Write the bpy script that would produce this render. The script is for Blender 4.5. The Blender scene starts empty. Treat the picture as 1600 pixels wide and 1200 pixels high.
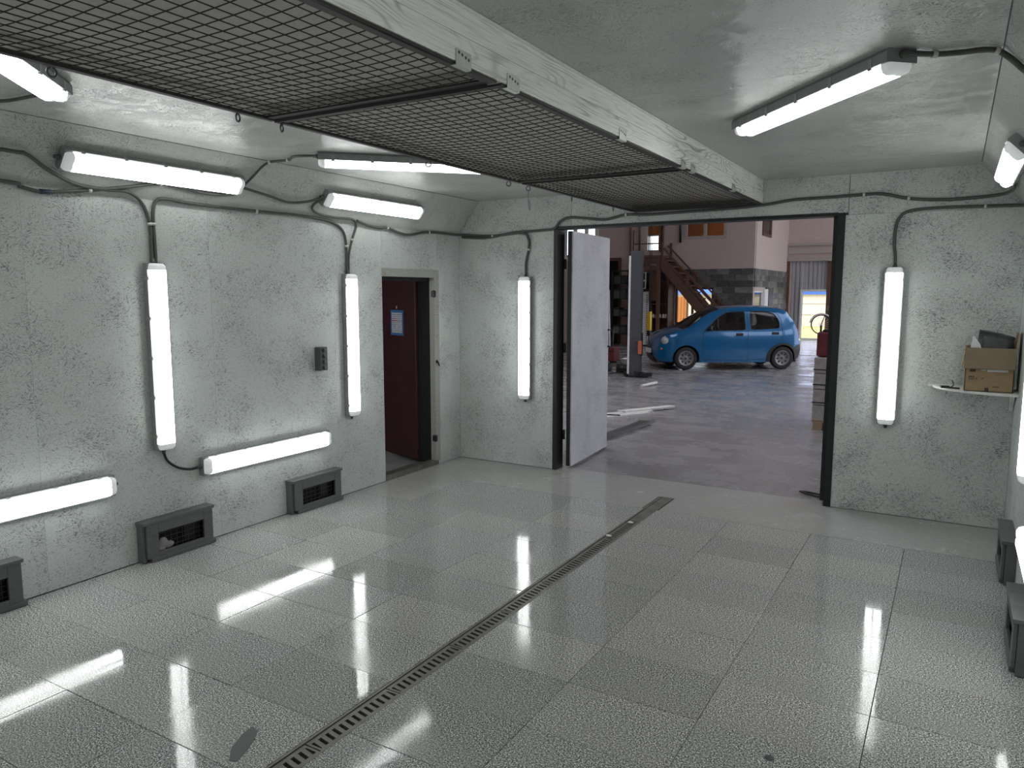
import bpy, bmesh, math, random
from mathutils import Vector, Matrix
random.seed(7)
S = bpy.context.scene
COL = S.collection
PI = math.pi
# ------------------------------------------------------------------ camera
cam = bpy.data.cameras.new('camera')
cam.sensor_fit = 'HORIZONTAL'; cam.sensor_width = 36.0
cam.lens = 1164.93 / 1600 * 36.0
cam.clip_start = 0.05; cam.clip_end = 300
camo = bpy.data.objects.new('camera', cam); COL.objects.link(camo)
yaw, pitch, roll = 0.534875, 0.121520, 0.000616
fwd = Vector((-math.sin(yaw)*math.cos(pitch), math.cos(yaw)*math.cos(pitch), -math.sin(pitch)))
rgt = Vector((math.cos(yaw), math.sin(yaw), 0)); upv = rgt.cross(fwd)
r2 = rgt*math.cos(roll) + upv*math.sin(roll); u2 = -rgt*math.sin(roll) + upv*math.cos(roll)
camo.matrix_world = Matrix(((r2.x, u2.x, -fwd.x, 0), (r2.y, u2.y, -fwd.y, 0), (r2.z, u2.z, -fwd.z, 1.81), (0, 0, 0, 1)))
S.camera = camo
# ------------------------------------------------------------------ world, sun, exposure
LAMP = 8.4          # radiance of the fluorescent diffusers
# overcast daylight only: the photograph shows no sun patches
w = bpy.data.worlds.new('sky'); S.world = w; w.use_nodes = True
bg = w.node_tree.nodes['Background']; bg.inputs[0].default_value = (0.88, 0.92, 1.0, 1); bg.inputs[1].default_value = 3.5
S.view_settings.view_transform = 'Standard'; S.view_settings.look = 'None'
S.view_settings.exposure = 0.0; S.view_settings.gamma = 1.0; S.view_settings.use_curve_mapping = False

# ------------------------------------------------------------------ materials
class NT:
    def __init__(s, name):
        s.m = bpy.data.materials.new(name); s.m.use_nodes = True
        s.t = s.m.node_tree; s.b = s.t.nodes['Principled BSDF']; s.uvn = None
    def n(s, typ, ins=None, **kw):
        nd = s.t.nodes.new(typ)
        for k, v in kw.items(): setattr(nd, k, v)
        for k, v in (ins or {}).items():
            if isinstance(v, bpy.types.NodeSocket): s.t.links.new(v, nd.inputs[k])
            else: nd.inputs[k].default_value = v
        return nd
    def uv(s):
        if not s.uvn: s.uvn = s.n('ShaderNodeUVMap', uv_map='uv').outputs[0]
        return s.uvn
    def noise(s, vec, scale, detail=2, rough=.5, dist=0):
        return s.n('ShaderNodeTexNoise', {'Vector': vec, 'Scale': scale, 'Detail': detail, 'Roughness': rough, 'Distortion': dist}).outputs[0]
    def ramp(s, fac, stops, interp='LINEAR'):
        r = s.n('ShaderNodeValToRGB', {'Fac': fac}); e = r.color_ramp.elements; r.color_ramp.interpolation = interp
        while len(e) < len(stops): e.new(0.5)
        for el, (p, c) in zip(e, stops):
            el.position = p; el.color = (*c, 1) if not isinstance(c, (int, float)) else (c, c, c, 1)
        return r.outputs[0]
    def mix(s, fac, a, b, mode='MIX'):
        m = s.n('ShaderNodeMix', data_type='RGBA', blend_type=mode)
        for k, v in ((0, fac), (6, a), (7, b)):
            if isinstance(v, bpy.types.NodeSocket): s.t.links.new(v, m.inputs[k])
            else: m.inputs[k].default_value = v if k == 0 else ((*v, 1) if len(v) == 3 else v)
        return m.outputs[2]
    def math(s, op, a, b=0.0, c=None):
        d = {0: a, 1: b}
        if c is not None: d[2] = c
        return s.n('ShaderNodeMath', d, operation=op).outputs[0]
    def map(s, vec, scale=(1, 1, 1), loc=(0, 0, 0), rot=(0, 0, 0)):
        return s.n('ShaderNodeMapping', {'Vector': vec, 'Scale': scale, 'Location': loc, 'Rotation': rot}).outputs[0]
    def set(s, **kw):
        names = {'col': 'Base Color', 'rough': 'Roughness', 'metal': 'Metallic', 'spec': 'Specular IOR Level', 'emc': 'Emission Color', 'ems': 'Emission Strength', 'coat': 'Coat Weight', 'trans': 'Transmission Weight', 'nor': 'Normal', 'alpha': 'Alpha', 'ior': 'IOR'}
        for k, v in kw.items():
            i = s.b.inputs[names[k]]
            if isinstance(v, bpy.types.NodeSocket): s.t.links.new(v, i)
            else: i.default_value = (*v, 1) if isinstance(v, tuple) and len(v) == 3 else v
        return s
    def bump(s, h, strength=.3, dist=.01):
        return s.n('ShaderNodeBump', {'Height': h, 'Strength': strength, 'Distance': dist}).outputs[0]

MATS = {}
def plain(name, col, rough=.55, metal=0.0, var=.12, scale=14, bump=.08, **kw):
    """a simple surface with slight tone variation and fine relief"""
    if name in MATS: return MATS[name]
    t = NT(name); v = t.uv()
    nz = t.noise(v, scale, 4, .6)
    lo = tuple(c*(1-var) for c in col); hi = tuple(min(1, c*(1+var)) for c in col)
    t.set(col=t.ramp(nz, [(.3, lo), (.7, hi)]), rough=rough, metal=metal, **kw)
    if bump: t.set(nor=t.bump(t.noise(v, scale*8, 2), bump, .004))
    MATS[name] = t.m; return t.m

def osb(name, base, dark, rough, dens=.60, bstr=.35, spec=.5, streak=1.0):
    """painted strand board: short flakes lying in random directions under paint"""
    t = NT(name)
    ri = t.n('ShaderNodeObjectInfo').outputs['Random']
    off = t.n('ShaderNodeCombineXYZ', {0: t.math('MULTIPLY', ri, 37.3), 1: t.math('MULTIPLY', ri, 91.7), 2: 0.0}).outputs[0]
    v = t.n('ShaderNodeVectorMath', {0: t.uv(), 1: off}, operation='ADD').outputs[0]
    masks = []
    for k, (cell, su, sv) in enumerate(((26, 36, 190), (17, 26, 150))):
        wob = t.n('ShaderNodeTexNoise', {'Vector': t.map(v, loc=(k*5.1, 0, 0)), 'Scale': 30, 'Detail': 1}).outputs[1]
        vv = t.n('ShaderNodeVectorMath', {0: v, 1: t.n('ShaderNodeVectorMath', {0: wob, 'Scale': .03}, operation='SCALE').outputs[0]}, operation='ADD').outputs[0]
        vo = t.n('ShaderNodeTexVoronoi', {'Vector': vv, 'Scale': cell}, voronoi_dimensions='2D').outputs['Color']
        sep = t.n('ShaderNodeSeparateColor', {0: vo})
        ang = t.math('ADD', t.math('MULTIPLY', sep.outputs[0], 2.2), t.math('MULTIPLY', sep.outputs[1], 1.2))
        ang = t.math('SUBTRACT', ang, 1.7)
        rot = t.n('ShaderNodeVectorRotate', {'Vector': v, 'Angle': ang}, rotation_type='Z_AXIS').outputs[0]
        nz = t.noise(t.map(rot, (su, sv, 1), (k*3.3, 0, 0)), 1, 4, .62)
        masks.append(nz)
    large = t.noise(v, 3.2, 3, .6)
    thr = t.math('SUBTRACT', dens, t.math('MULTIPLY', t.math('SUBTRACT', large, .5), .30))
    m = None
    for nz in masks:
        k = t.n('ShaderNodeMapRange', {0: t.math('SUBTRACT', nz, thr), 1: 0.0, 2: .09, 3: 0.0, 4: 1.0}).outputs[0]
        m = k if m is None else t.math('MAXIMUM', m, k)
    tone = t.ramp(t.noise(v, 1.1, 4, .6), [(.3, tuple(c*.90 for c in base)), (.72, tuple(min(1, c*1.07) for c in base))])
    fine = t.ramp(masks[0], [(.3, tuple(1.06 for _ in range(3))), (.6, tuple(.94 for _ in range(3)))])
    tone = t.mix(.8, tone, t.mix(1.0, tone, fine, 'MULTIPLY'))
    spk = t.ramp(t.noise(v, 150, 2, .6), [(.32, .80), (.5, 1.0), (.68, 1.16)])
    tone = t.mix(.75*streak, tone, t.mix(1.0, tone, spk, 'MULTIPLY'))
    t.set(col=t.mix(t.math('MULTIPLY', m, .95*streak), tone, dark), rough=rough, spec=spec)
    h = t.math('SUBTRACT', t.math('MULTIPLY', masks[1], .5), t.math('MULTIPLY', m, .6))
    t.set(nor=t.bump(h, bstr, .006))
    MATS[name] = t.m; return t.m

OSB_WALL = osb('painted_strand_board', (.585, .615, .60), (.15, .16, .155), .6, .575, .5, .25)
OSB_CEIL = osb('glossy_painted_strand_board', (.50, .515, .49), (.30, .31, .30), .27, .60, .9, .35, .8)
OSB_LEAF = osb('gate_strand_board', (.60, .61, .65), (.26, .27, .30), .6, .57, .4)

def granite():
    t = NT('polished_granite'); ri = t.n('ShaderNodeObjectInfo').outputs['Random']
    off = t.n('ShaderNodeCombineXYZ', {0: t.math('MULTIPLY', ri, 17.3), 1: t.math('MULTIPLY', ri, 41.7), 2: 0.0}).outputs[0]
    v = t.n('ShaderNodeVectorMath', {0: t.uv(), 1: off}, operation='ADD').outputs[0]
    g = t.noise(v, 170, 2, .6)
    g2 = t.noise(t.map(v, loc=(3, 7, 0)), 95, 2, .5)
    c1 = t.ramp(g, [(.39, (.025, .026, .026)), (.46, (.28, .286, .28)), (.54, (.43, .437, .43)), (.61, (.95, .955, .94))])
    c2 = t.ramp(g2, [(.40, .72), (.60, 1.22)])
    c = t.mix(1.0, c1, c2, 'MULTIPLY')
    tint = t.ramp(ri, [(0, (.86, .87, .85)), (.5, (.97, .98, .98)), (1, (1.08, 1.07, 1.03))])
    c = t.mix(1.0, c, tint, 'MULTIPLY')
    dirt = t.ramp(t.noise(t.uv(), 1.3, 4, .6), [(.45, 0), (.75, .45)])
    c = t.mix(dirt, c, (.37, .36, .34))
    t.set(col=c, spec=.36)
    rr = t.math('ADD', t.math('MULTIPLY', t.noise(t.uv(), 2.1, 4, .65), .26), -.07)
    rr = t.math('ADD', rr, t.math('MULTIPLY', ri, .05))
    t.set(rough=t.math('MINIMUM', t.math('MAXIMUM', rr, .035), .15), nor=t.bump(t.noise(v, 9, 2), .06, .004))
    return t.m
GRANITE = granite()

def concrete(name, c0, c1, r0, r1, stain=(.2, .19, .18), sc=1.0, stretch=(1, 1, 1)):
    t = NT(name); v = t.map(t.uv(), stretch)
    a = t.noise(v, 1.6*sc, 6, .65); b = t.noise(v, 22*sc, 4, .6)
    c = t.ramp(a, [(.32, c0), (.68, c1)])
    c = t.mix(t.ramp(t.noise(t.map(v, loc=(9, 4, 0)), .9*sc, 5, .7), [(.5, 0), (.72, .7)]), c, stain)
    c = t.mix(.5, c, t.ramp(b, [(.3, tuple(x*.8 for x in c1)), (.7, tuple(min(1, x*1.1) for x in c1))]))
    t.set(col=c, rough=t.n('ShaderNodeMapRange', {0: a, 1: .35, 2: .65, 3: r0, 4: r1}).outputs[0])
    t.set(nor=t.bump(b, .10, .006))
    MATS[name] = t.m; return t.m
SCREED = concrete('smooth_screed', (.34, .345, .333), (.43, .43, .415), .14, .30, (.37, .355, .33))
HALLFLOOR = concrete('worn_hall_floor', (.20, .195, .205), (.32, .31, .32), .12, .40, (.15, .145, .15), .9, (1, 1.6, 1))

def wood(name, c0, c1, rough=.6, sc=1.0, ring=True, bump=.15, contrast=.5):
    """planed board, grain along u, with flame shaped rings"""
    t = NT(name); ri = t.n('ShaderNodeObjectInfo').outputs['Random']
    off = t.n('ShaderNodeCombineXYZ', {0: t.math('MULTIPLY', ri, 17.3), 1: t.math('MULTIPLY', ri, 5.7), 2: 0.0}).outputs[0]
    v = t.n('ShaderNodeVectorMath', {0: t.uv(), 1: off}, operation='ADD').outputs[0]
    base = t.noise(t.map(v, (1.15*sc, 9*sc, 1)), 1, 1, .4)
    ringv = t.math('FRACT', t.math('MULTIPLY', base, 16))
    line = t.ramp(ringv, [(.0, 1), (.22, 0), (.78, 0), (1.0, 1)])
    where = t.ramp(t.noise(v, 2.2*sc, 2), [(.45, .10), (.60, 1)])
    grain = t.noise(t.map(v, (4*sc, 160*sc, 1)), 1, 3)
    c = t.mix(t.math('MULTIPLY', t.math('MULTIPLY', line, where), contrast), c0, c1)
    c = t.mix(t.math('MULTIPLY', t.ramp(grain, [(.5, 0), (.75, 1)]), contrast*.7), c, c1)
    t.set(col=c, rough=rough, nor=t.bump(t.math('ADD', grain, ringv), bump, .003))
    MATS[name] = t.m; return t.m
WHITEWOOD = wood('whitewashed_board', (.82, .83, .79), (.24, .22, .19), .55, 1, True, .25, .85)
BROWNWOOD = wood('brown_stained_wood', (.125, .064, .043), (.055, .027, .019), .5)
ORANGEWOOD = wood('orange_pine_boards', (.90, .43, .15), (.58, .23, .07), .5)
RAWWOOD = wood('raw_pallet_wood', (.42, .31, .20), (.26, .18, .11), .7)
GREYWOOD = wood('grey_painted_wood', (.115, .122, .117), (.065, .07, .066), .5)
DOORWHITE = wood('dirty_white_frame', (.36, .36, .325), (.20, .19, .165), .6)

def emis(name, col, strength):
    t = NT(name); t.set(col=(.8, .8, .8), emc=col, ems=strength, rough=.3); MATS[name] = t.m; return t.m
LAMPGLOW = emis('lit_diffuser', (.975, 1.0, .982), LAMP)
LAMPGAP = emis('lit_diffuser_gap', (.94, 1.0, .985), .80)   # dimmer line between the two tubes
def glassm(name, tint=(1, 1, 1), rough=.02, dark=0.0):
    t = NT(name); tr = t.n('ShaderNodeBsdfTransparent', {0: (*tint, 1)}); gl = t.n('ShaderNodeBsdfGlossy', {0: (.9, .9, .9, 1), 1: rough})
    fr = t.n('ShaderNodeFresnel', {0: 1.5}); mx = t.n('ShaderNodeMixShader', {0: fr.outputs[0], 1: tr.outputs[0], 2: gl.outputs[0]})
    t.t.links.new(mx.outputs[0], t.t.nodes['Material Output'].inputs[0]); MATS[name] = t.m; return t.m
GLASS = glassm('window_glass', (.92, .95, .95))
CARGLASS = glassm('car_glass', (.34, .38, .39))

STEEL_DK = plain('dark_steel', (.018, .020, .020), .45, .3)
STEEL_GY = plain('grey_steel', (.14, .145, .145), .4, .7)
FRAME_GY = plain('mesh_frame_steel', (.034, .033, .031), .6, .1)
WIRE = plain('rusty_mesh_wire', (.030, .022, .018), .6, .3, bump=0)
CONDUIT = plain('grey_conduit', (.072, .075, .068), .5, 0, .1, 20, 0)
HOUSING = plain('lamp_housing_grey', (.23, .24, .235), .5)
ENDCAP = emis('lamp_end_cap', (.94, 1.0, .98), .22)   # clear cap, glowing faintly from the tubes inside
CLIPM = plain('latch_grey', (.30, .31, .30), .4)
GALV = plain('galvanised_plate', (.52, .54, .50), .45, .5)
FILTER = concrete('filter_cloth', (.42, .40, .375), (.52, .50, .47), .9, .9, (.36, .34, .35), 3)
BLACK = plain('black_plastic', (.012, .012, .013), .4)
BLACKMATT = plain('black_rough', (.010, .010, .010), .9)
MAROON = plain('maroon_door_paint', (.068, .019, .020), .38, 0, .25, 5)
DRAINM = plain('drain_metal', (.17, .165, .145), .45, .5, .25, 9)
DRAINDK = plain('drain_dark', (.02, .02, .018), .7)
STUCCO = concrete('pinkish_stucco', (.49, .40, .37), (.56, .465, .43), .8, .9, (.45, .365, .335), .7)
def blockmat():
    t = NT('grey_block_stone'); ri = t.n('ShaderNodeObjectInfo').outputs['Random']
    c = t.mix(1.0, t.ramp(ri, [(0, (.045, .047, .046)), (.6, (.10, .102, .10)), (1, (.20, .20, .195))]), t.ramp(t.noise(t.uv(), 7, 4, .65), [(.3, .6), (.7, 1.35)]), 'MULTIPLY')
    t.set(col=c, rough=.38, nor=t.bump(t.noise(t.uv(), 16, 4), .6, .02)); return t.m
BLOCKM = blockmat()
CORR = plain('corrugated_grey_sheet', (.42, .42, .44), .45, .3)
BEIGE = plain('beige_metal_trim', (.40, .36, .33), .6)
WHITE = plain('white_paint', (.72, .72, .70), .5)
PVC = plain('white_pvc', (.78, .79, .80), .35)
CARD = plain('brown_cardboard', (.30, .215, .12), .75, 0, .10, 18)
CARDIN = plain('cardboard_flap', (.22, .17, .11), .75, 0, .08, 18)
PAPER = plain('white_paper', (.70, .71, .72), .6)
BLUEP = plain('blue_print', (.06, .22, .50), .6)
REDP = plain('red_print', (.55, .12, .10), .6)
GREYP = plain('grey_print', (.38, .40, .44), .6)
DKPLASTIC = plain('dark_grey_bag', (.045, .05, .052), .35, 0, .3, 9)
POSTGREY = plain('grey_blue_steel', (.075, .08, .09), .45, .2)
YELLOW = plain('yellow_paint', (.62, .42, .03), .45)
ORANGE = plain('orange_red_paint', (.50, .13, .06), .5)
REDCLOTH = plain('dark_red_cover', (.15, .022, .03), .5, 0, .3, 6)
CONCBLK = plain('pale_concrete_block', (.44, .435, .42), .85, 0, .25, 10, .4)
RUBBER = plain('tyre_rubber', (.014, .014, .015), .7)
HUB = plain('hub_silver', (.19, .192, .195), .4, .5)
CARBLUE = plain('blue_car_paint', (.001, .105, .27), .20, .2, .04, 3, 0, coat=.6, spec=.4)
CARDARK = plain('car_underside', (.008, .009, .010), .7)
SEAT = plain('dark_seat_cloth', (.03, .032, .036), .9)
GRASS = plain('sunlit_grass', (.50, .47, .16), .9, 0, .4, 3)
OUTWALL = plain('pale_outside_wall', (.84, .75, .70), .8)
ROOFBLUE = plain('blue_roof_sheet', (.06, .16, .62), .5)
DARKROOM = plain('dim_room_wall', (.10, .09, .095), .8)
STAINM = plain('grey_paint_stain', (.08, .084, .09), .5, 0, .05)

# ------------------------------------------------------------------ mesh helper
class MB:
    def __init__(s): s.b = bmesh.new(); s.L = s.b.faces.layers.int.new('mi')
    def vs(s, pts): return [s.b.verts.new(p) for p in pts]
    def face(s, pts, mi=0):
        f = s.b.faces.new(s.vs(pts)); f[s.L] = mi; return f
    def obox(s, c, size, M=None, mi=0, bev=0):
        hx, hy, hz = size[0]/2, size[1]/2, size[2]/2
        c = Vector(c); M = M or Matrix.Identity(3)
        v = s.vs([c + M @ Vector((x*hx, y*hy, z*hz)) for z in (-1, 1) for y in (-1, 1) for x in (-1, 1)])
        fs = []
        for q in ((0, 2, 3, 1), (4, 5, 7, 6), (0, 1, 5, 4), (2, 6, 7, 3), (0, 4, 6, 2), (1, 3, 7, 5)):
            f = s.b.faces.new([v[i] for i in q]); f[s.L] = mi; fs.append(f)
        if bev:
            es = list({e for f in fs for e in f.edges})
            bmesh.ops.bevel(s.b, geom=es, offset=bev, segments=2, affect='EDGES', profile=.5)
        return s
    def box(s, a, b, mi=0, bev=0):
        return s.obox([(a[i]+b[i])/2 for i in range(3)], [abs(b[i]-a[i]) for i in range(3)], None, mi, bev)
    def bar(s, a, b, wd, ht, mi=0, up=(0, 0, 1)):
        a, b = Vector(a), Vector(b); d = b-a; x = d.normalized(); u = Vector(up)
        if abs(x.dot(u)) > .98: u = Vector((0, 1, 0))
        y = u.cross(x).normalized(); z = x.cross(y)
        return s.obox((a+b)/2, (d.length, wd, ht), Matrix((x, y, z)).transposed(), mi)
    def tube(s, pts, r, n=8, mi=0, cap=True, rad=None):
        pts = [Vector(p) for p in pts]; rings = []; prev = None
        for i, p in enumerate(pts):
            d = (pts[min(i+1, len(pts)-1)] - pts[max(i-1, 0)]).normalized()
            if prev is None:
                a = Vector((0, 0, 1)) if abs(d.z) < .9 else Vector((1, 0, 0)); u = d.cross(a).normalized()
            else: u = (prev - d*prev.dot(d)).normalized()
            prev = u; v = d.cross(u); rr = rad[i] if rad else r
            rings.append(s.vs([p + (u*math.cos(2*PI*k/n) + v*math.sin(2*PI*k/n))*rr for k in range(n)]))
        for A, B in zip(rings, rings[1:]):
            for k in range(n):
                f = s.b.faces.new((A[k], A[(k+1) % n], B[(k+1) % n], B[k])); f[s.L] = mi; f.smooth = True
        if cap:
            for rg in (list(reversed(rings[0])), rings[-1]):
                f = s.b.faces.new(rg); f[s.L] = mi
        return s
    def cyl(s, a, b, r, n=16, mi=0): return s.tube([a, b], r, n, mi)
    def lathe(s, prof, c, axis=(0, 0, 1), n=24, mi=0):
        ax = Vector(axis).normalized(); t = Vector((1, 0, 0)) if abs(ax.x) < .9 else Vector((0, 1, 0))
        u = ax.cross(t).normalized(); v = ax.cross(u); c = Vector(c); R = []
        for r, h in prof: R.append(s.vs([c + ax*h + (u*math.cos(2*PI*k/n)+v*math.sin(2*PI*k/n))*max(r, 1e-4) for k in range(n)]))
        for A, B in zip(R, R[1:]):
            for k in range(n):
                f = s.b.faces.new((A[k], A[(k+1) % n], B[(k+1) % n], B[k])); f[s.L] = mi; f.smooth = True
        return s
    def prism(s, poly, axis, a, b, mi=0):
        """extrude a 2D polygon along world axis 0/1/2 from a to b"""
        def P(q, h):
            q = list(q); q.insert(axis, h); return q
        A = s.vs([P(q, a) for q in poly]); B = s.vs([P(q, b) for q in poly]); n = len(poly)
        for f in (A, list(reversed(B))): s.b.faces.new(f)[s.L] = mi
        for k in range(n): s.b.faces.new((A[k], B[k], B[(k+1) % n], A[(k+1) % n]))[s.L] = mi
        return s
    def sphere(s, c, r, sc=(1, 1, 1), n=12, mi=0):
        m = Matrix.Translation(c) @ Matrix.Diagonal((*sc, 1))
        g = bmesh.ops.create_uvsphere(s.b, u_segments=n, v_segments=n//2+2, radius=r, matrix=m)
        for f in {f for v in g['verts'] for f in v.link_faces}: f.smooth = True; f[s.L] = mi
        return s
    def mesh(s, name, mats):
        bmesh.ops.recalc_face_normals(s.b, faces=s.b.faces)
        uv = s.b.loops.layers.uv.new('uv')
        for f in s.b.faces:
            n = f.normal; ax = max(range(3), key=lambda i: abs(n[i])); f.material_index = f[s.L]
            for l in f.loops:
                p = l.vert.co
                l[uv].uv = (p.y, p.z) if ax == 0 else ((p.x, p.z) if ax == 1 else (p.x, p.y))
        me = bpy.data.meshes.new(name); s.b.to_mesh(me); s.b.free()
        for m in (mats if isinstance(mats, (list, tuple)) else [mats]): me.materials.append(m)
        return me
    def build(s, name, mats, parent=None, label=None, loc=None, world=True):
        """link as one object; world coordinates are kept when the parent is an unrotated empty"""
        me = s.mesh(name, mats); o = bpy.data.objects.new(name, me); COL.objects.link(o)
        if loc is not None: o.location = loc
        if parent is not None:
            o.parent = parent
            if world:
                off = Vector((0, 0, 0)); q = parent
                while q is not None: off += q.location; q = q.parent
                o.location = Vector(o.location) - off
        if label: o['label'] = label
        return o
def tag(o, label, cat, group=None, kind=None):
    o['label'] = label; o['category'] = cat
    if group: o['group'] = group
    if kind: o['kind'] = kind
    return o
def thing(name, label, cat, loc=(0, 0, 0), group=None, mat=None):
    o = bpy.data.objects.new(name, None); COL.objects.link(o); o.empty_display_size = .1
    if mat is not None: o.matrix_world = mat
    else: o.location = loc
    return tag(o, label, cat, group)
def structure(o, label=None):
    o['kind'] = 'structure'
    if label: o['label'] = label
    return o
def inst(src, parent, loc=(0, 0, 0), rot=(0, 0, 0)):
    o = src.copy(); COL.objects.link(o); o.parent = parent; o.location = loc; o.rotation_euler = rot
    return o
def smooth_path(pts, k=5):
    pts = [Vector(p) for p in pts]; P = [pts[0]] + pts + [pts[-1]]; out = []
    for i in range(1, len(P)-2):
        for j in range(k):
            t = j/k; a, b, c, d = P[i-1], P[i], P[i+1], P[i+2]
            out.append(.5*((2*b) + (c-a)*t + (2*a-5*b+4*c-d)*t*t + (3*b-a-3*c+d)*t**3))
    out.append(pts[-1]); return out

# ================================================================== BOOTH SHELL
XL, XR, YE, ZC, YB = -4.64, .42, 6.71, 2.765, -1.0
DX0, DX1, DZ = -3.46, -.83, 2.46        # gateway in the end wall
PY0, PY1, PZ = 5.44, 6.30, 2.03         # small door in the left wall
def panel(parent, a, b):
    return MB().box(a, b).build('strand_board_panel', OSB_WALL, parent)
# left wall
m = MB(); m.box((XL-.22, YB, 0), (XL-.015, PY0, 2.5)).box((XL-.22, PY1, 0), (XL-.015, YE, 2.5)).box((XL-.22, PY0, PZ), (XL-.015, PY1, 2.5))
wl = structure(m.build('wall_left', [DARKROOM]))
ys = [YB, -.19, 1.06, 2.31, 3.56, 4.81, PY0]
for a, b in zip(ys, ys[1:]): panel(wl, (XL-.015, a+.0005, 0.004), (XL, b-.0005, 2.44))
panel(wl, (XL-.015, PY0+.001, PZ), (XL, PY1-.001, 2.44)); panel(wl, (XL-.015, PY1+.001, .004), (XL, YE, 2.44))
# end wall with the gateway
m = MB(); m.box((XL-.2, YE+.015, 0), (DX0, YE+.14, 2.9)).box((DX1, YE+.015, 0), (XR+.2, YE+.14, 2.9)).box((DX0, YE+.015, DZ), (DX1, YE+.14, 2.9))
we = structure(m.build('wall_end', [DARKROOM]))
for a, b, z0, z1 in ((XL, DX0, .004, 2.44), (DX1, XR, .004, 2.44), (XL, -3.3, 2.442, 2.8), (-3.298, -.80, DZ+.0, 2.8), (-.798, XR, 2.442, 2.8)):
    panel(we, (a+.001, YE, z0), (b-.001, YE+.015, z1))
# right and rear walls
wr = structure(MB().box((XR+.015, YB, 0), (XR+.2, YE, 2.5)).build('wall_right', [DARKROOM]))
ys = [YB, .5, 1.75, 3.0, 4.25, 5.5, YE]
for a, b in zip(ys, ys[1:]): panel(wr, (XR, a+.0005, .004), (XR+.015, b-.0005, 2.46))
wb = structure(MB().box((XL-.2, YB-.15, 0), (XR+.2, YB-.015, 2.9)).build('wall_rear', [DARKROOM]))
for k in range(4): panel(wb, (XL+k*1.265, YB-.015, .004), (XL+(k+1)*1.265-.002, YB, 2.8))
# ceiling with two sloped sides
m = MB(); m.box((XL-.2, YB-.1, ZC+.02), (XR+.2, YE+.1, ZC+.12))
ce = structure(m.build('ceiling', [DARKROOM]))
def cpanel(a, b): MB().box(a, b).build('strand_board_panel', OSB_CEIL, ce)
ys = [YB, 1.1, 3.58, 6.06, YE]
for (x0, x1) in ((-4.375, -3.13), (-3.128, -1.478), (-1.476, .095)):
    for a, b in zip(ys, ys[1:]): cpanel((x0, a+.001, ZC), (x1, b-.001, ZC+.018))
for (A, B) in (((XL, 2.42), (-4.38, 2.762)), ((.10, 2.762), (XR, 2.43))):
    for a, b in zip(ys, ys[1:]):
        d = Vector((B[0]-A[0], B[1]-A[1])); n = Vector((-d.y, d.x)).normalized()*.015
        m = MB(); m.prism([A, B, (B[0]+n.x, B[1]+n.y), (A[0]+n.x, A[1]+n.y)], 1, a+.001, b-.001)
        m.build('sloped_panel', OSB_CEIL, ce)
# floor: slab, granite tiles as pieces, smooth screed by the gateway
fl = structure(MB().box((XL-.2, YB, -.12), (XR+.2, 5.95, -.018)).build('floor', [DRAINDK]))
JX = [(-4.64, -4.02), (-4.02, -3.405), (-3.405, -2.79), (-2.79, -2.175), (-2.055, -1.455), (-1.455, -.84), (-.84, -.21), (-.21, .42)]
rowY = [1.735 + .4125*k for k in range(-6, 11)]
rt = random.Random(3)
for (x0, x1) in JX:
    cache = {}
    for y0, y1 in zip(rowY, rowY[1:]):
        if x1 <= -4.0 and y0 > 4.9: continue
        key = round(y1-y0, 3)
        if key not in cache:
            g = .0014; o = MB().box((-(x1-x0)/2+g, -(y1-y0)/2+g, -.02), ((x1-x0)/2-g, (y1-y0)/2-g, 0), bev=.0012).build('granite_tile', GRANITE, fl)
            cache[key] = o
        else:
            o = cache[key].copy(); COL.objects.link(o); o.parent = fl
        o.location = ((x0+x1)/2, (y0+y1)/2, rt.uniform(-.0009, .0))
        o.rotation_euler = (rt.gauss(0, .0016), rt.gauss(0, .0016), 0)
yt = rowY[-1]
structure(MB().box((XL, 4.918, -.02), (-4.0205, yt+.001, -.0005)).build('screed_patch', SCREED, fl))
structure(MB().box((XL-.2, yt+.002, -.12), (-2.19, YE+.14, 0)).box((-2.19, 6.285, -.12), (-2.04, YE+.14, 0)).box((-2.04, yt+.002, -.12), (XR+.2, YE+.14, 0)).build('screed_strip', SCREED, fl))
structure(MB().prism([(-2.329, 1.768), (-2.384, 1.821), (-2.425, 1.908), (-2.434, 1.972), (-2.39, 1.961), (-2.355, 1.914), (-2.311, 1.826), (-2.297, 1.778)], 2, .0003, .0014).build('paint_stain', STAINM, fl))

structure(MB().lathe([(0, .0012), (.018, .0012), (.020, .0003)], (-.52, 2.86, 0), n=10).build('paint_stain', STAINM, fl))
# small door, left wall
d1 = structure(bpy.data.objects.new('door_1', None)); COL.objects.link(d1); d1.location = (XL, PY0, 0)
MB().box((XL-.05, PY1-.06, .05), (XL+.012, PY1+.02, PZ+.0)).build('door_jamb', DOORWHITE, d1)
MB().box((XL-.05, PY0-.0, PZ-.065), (XL+.010, PY1+.02, PZ+.012)).build('door_lintel', DOORWHITE, d1)
MB().box((XL-.21, PY1-.055, .02), (XL-.052, PY1-.002, PZ-.01)).box((XL-.21, PY0, PZ-.10), (XL-.052, PY1, PZ-.06)).build('inner_frame', BLACKMATT, d1)
MB().box((XL-.06, PY0, 0), (XL+.004, PY1, .055)).box((XL-.2, PY0, 0), (XL-.06, PY1, .02)).build('threshold', DRAINM, d1)
for z in (.29, 1.80):
    MB().cyl((XL+.004, PY1-.055, z-.035), (XL+.004, PY1-.055, z+.035), .016, 10).box((XL-.02, PY1-.075, z-.03), (XL+.016, PY1-.035, z+.03)).build('hinge', BLACK, d1)
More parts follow.
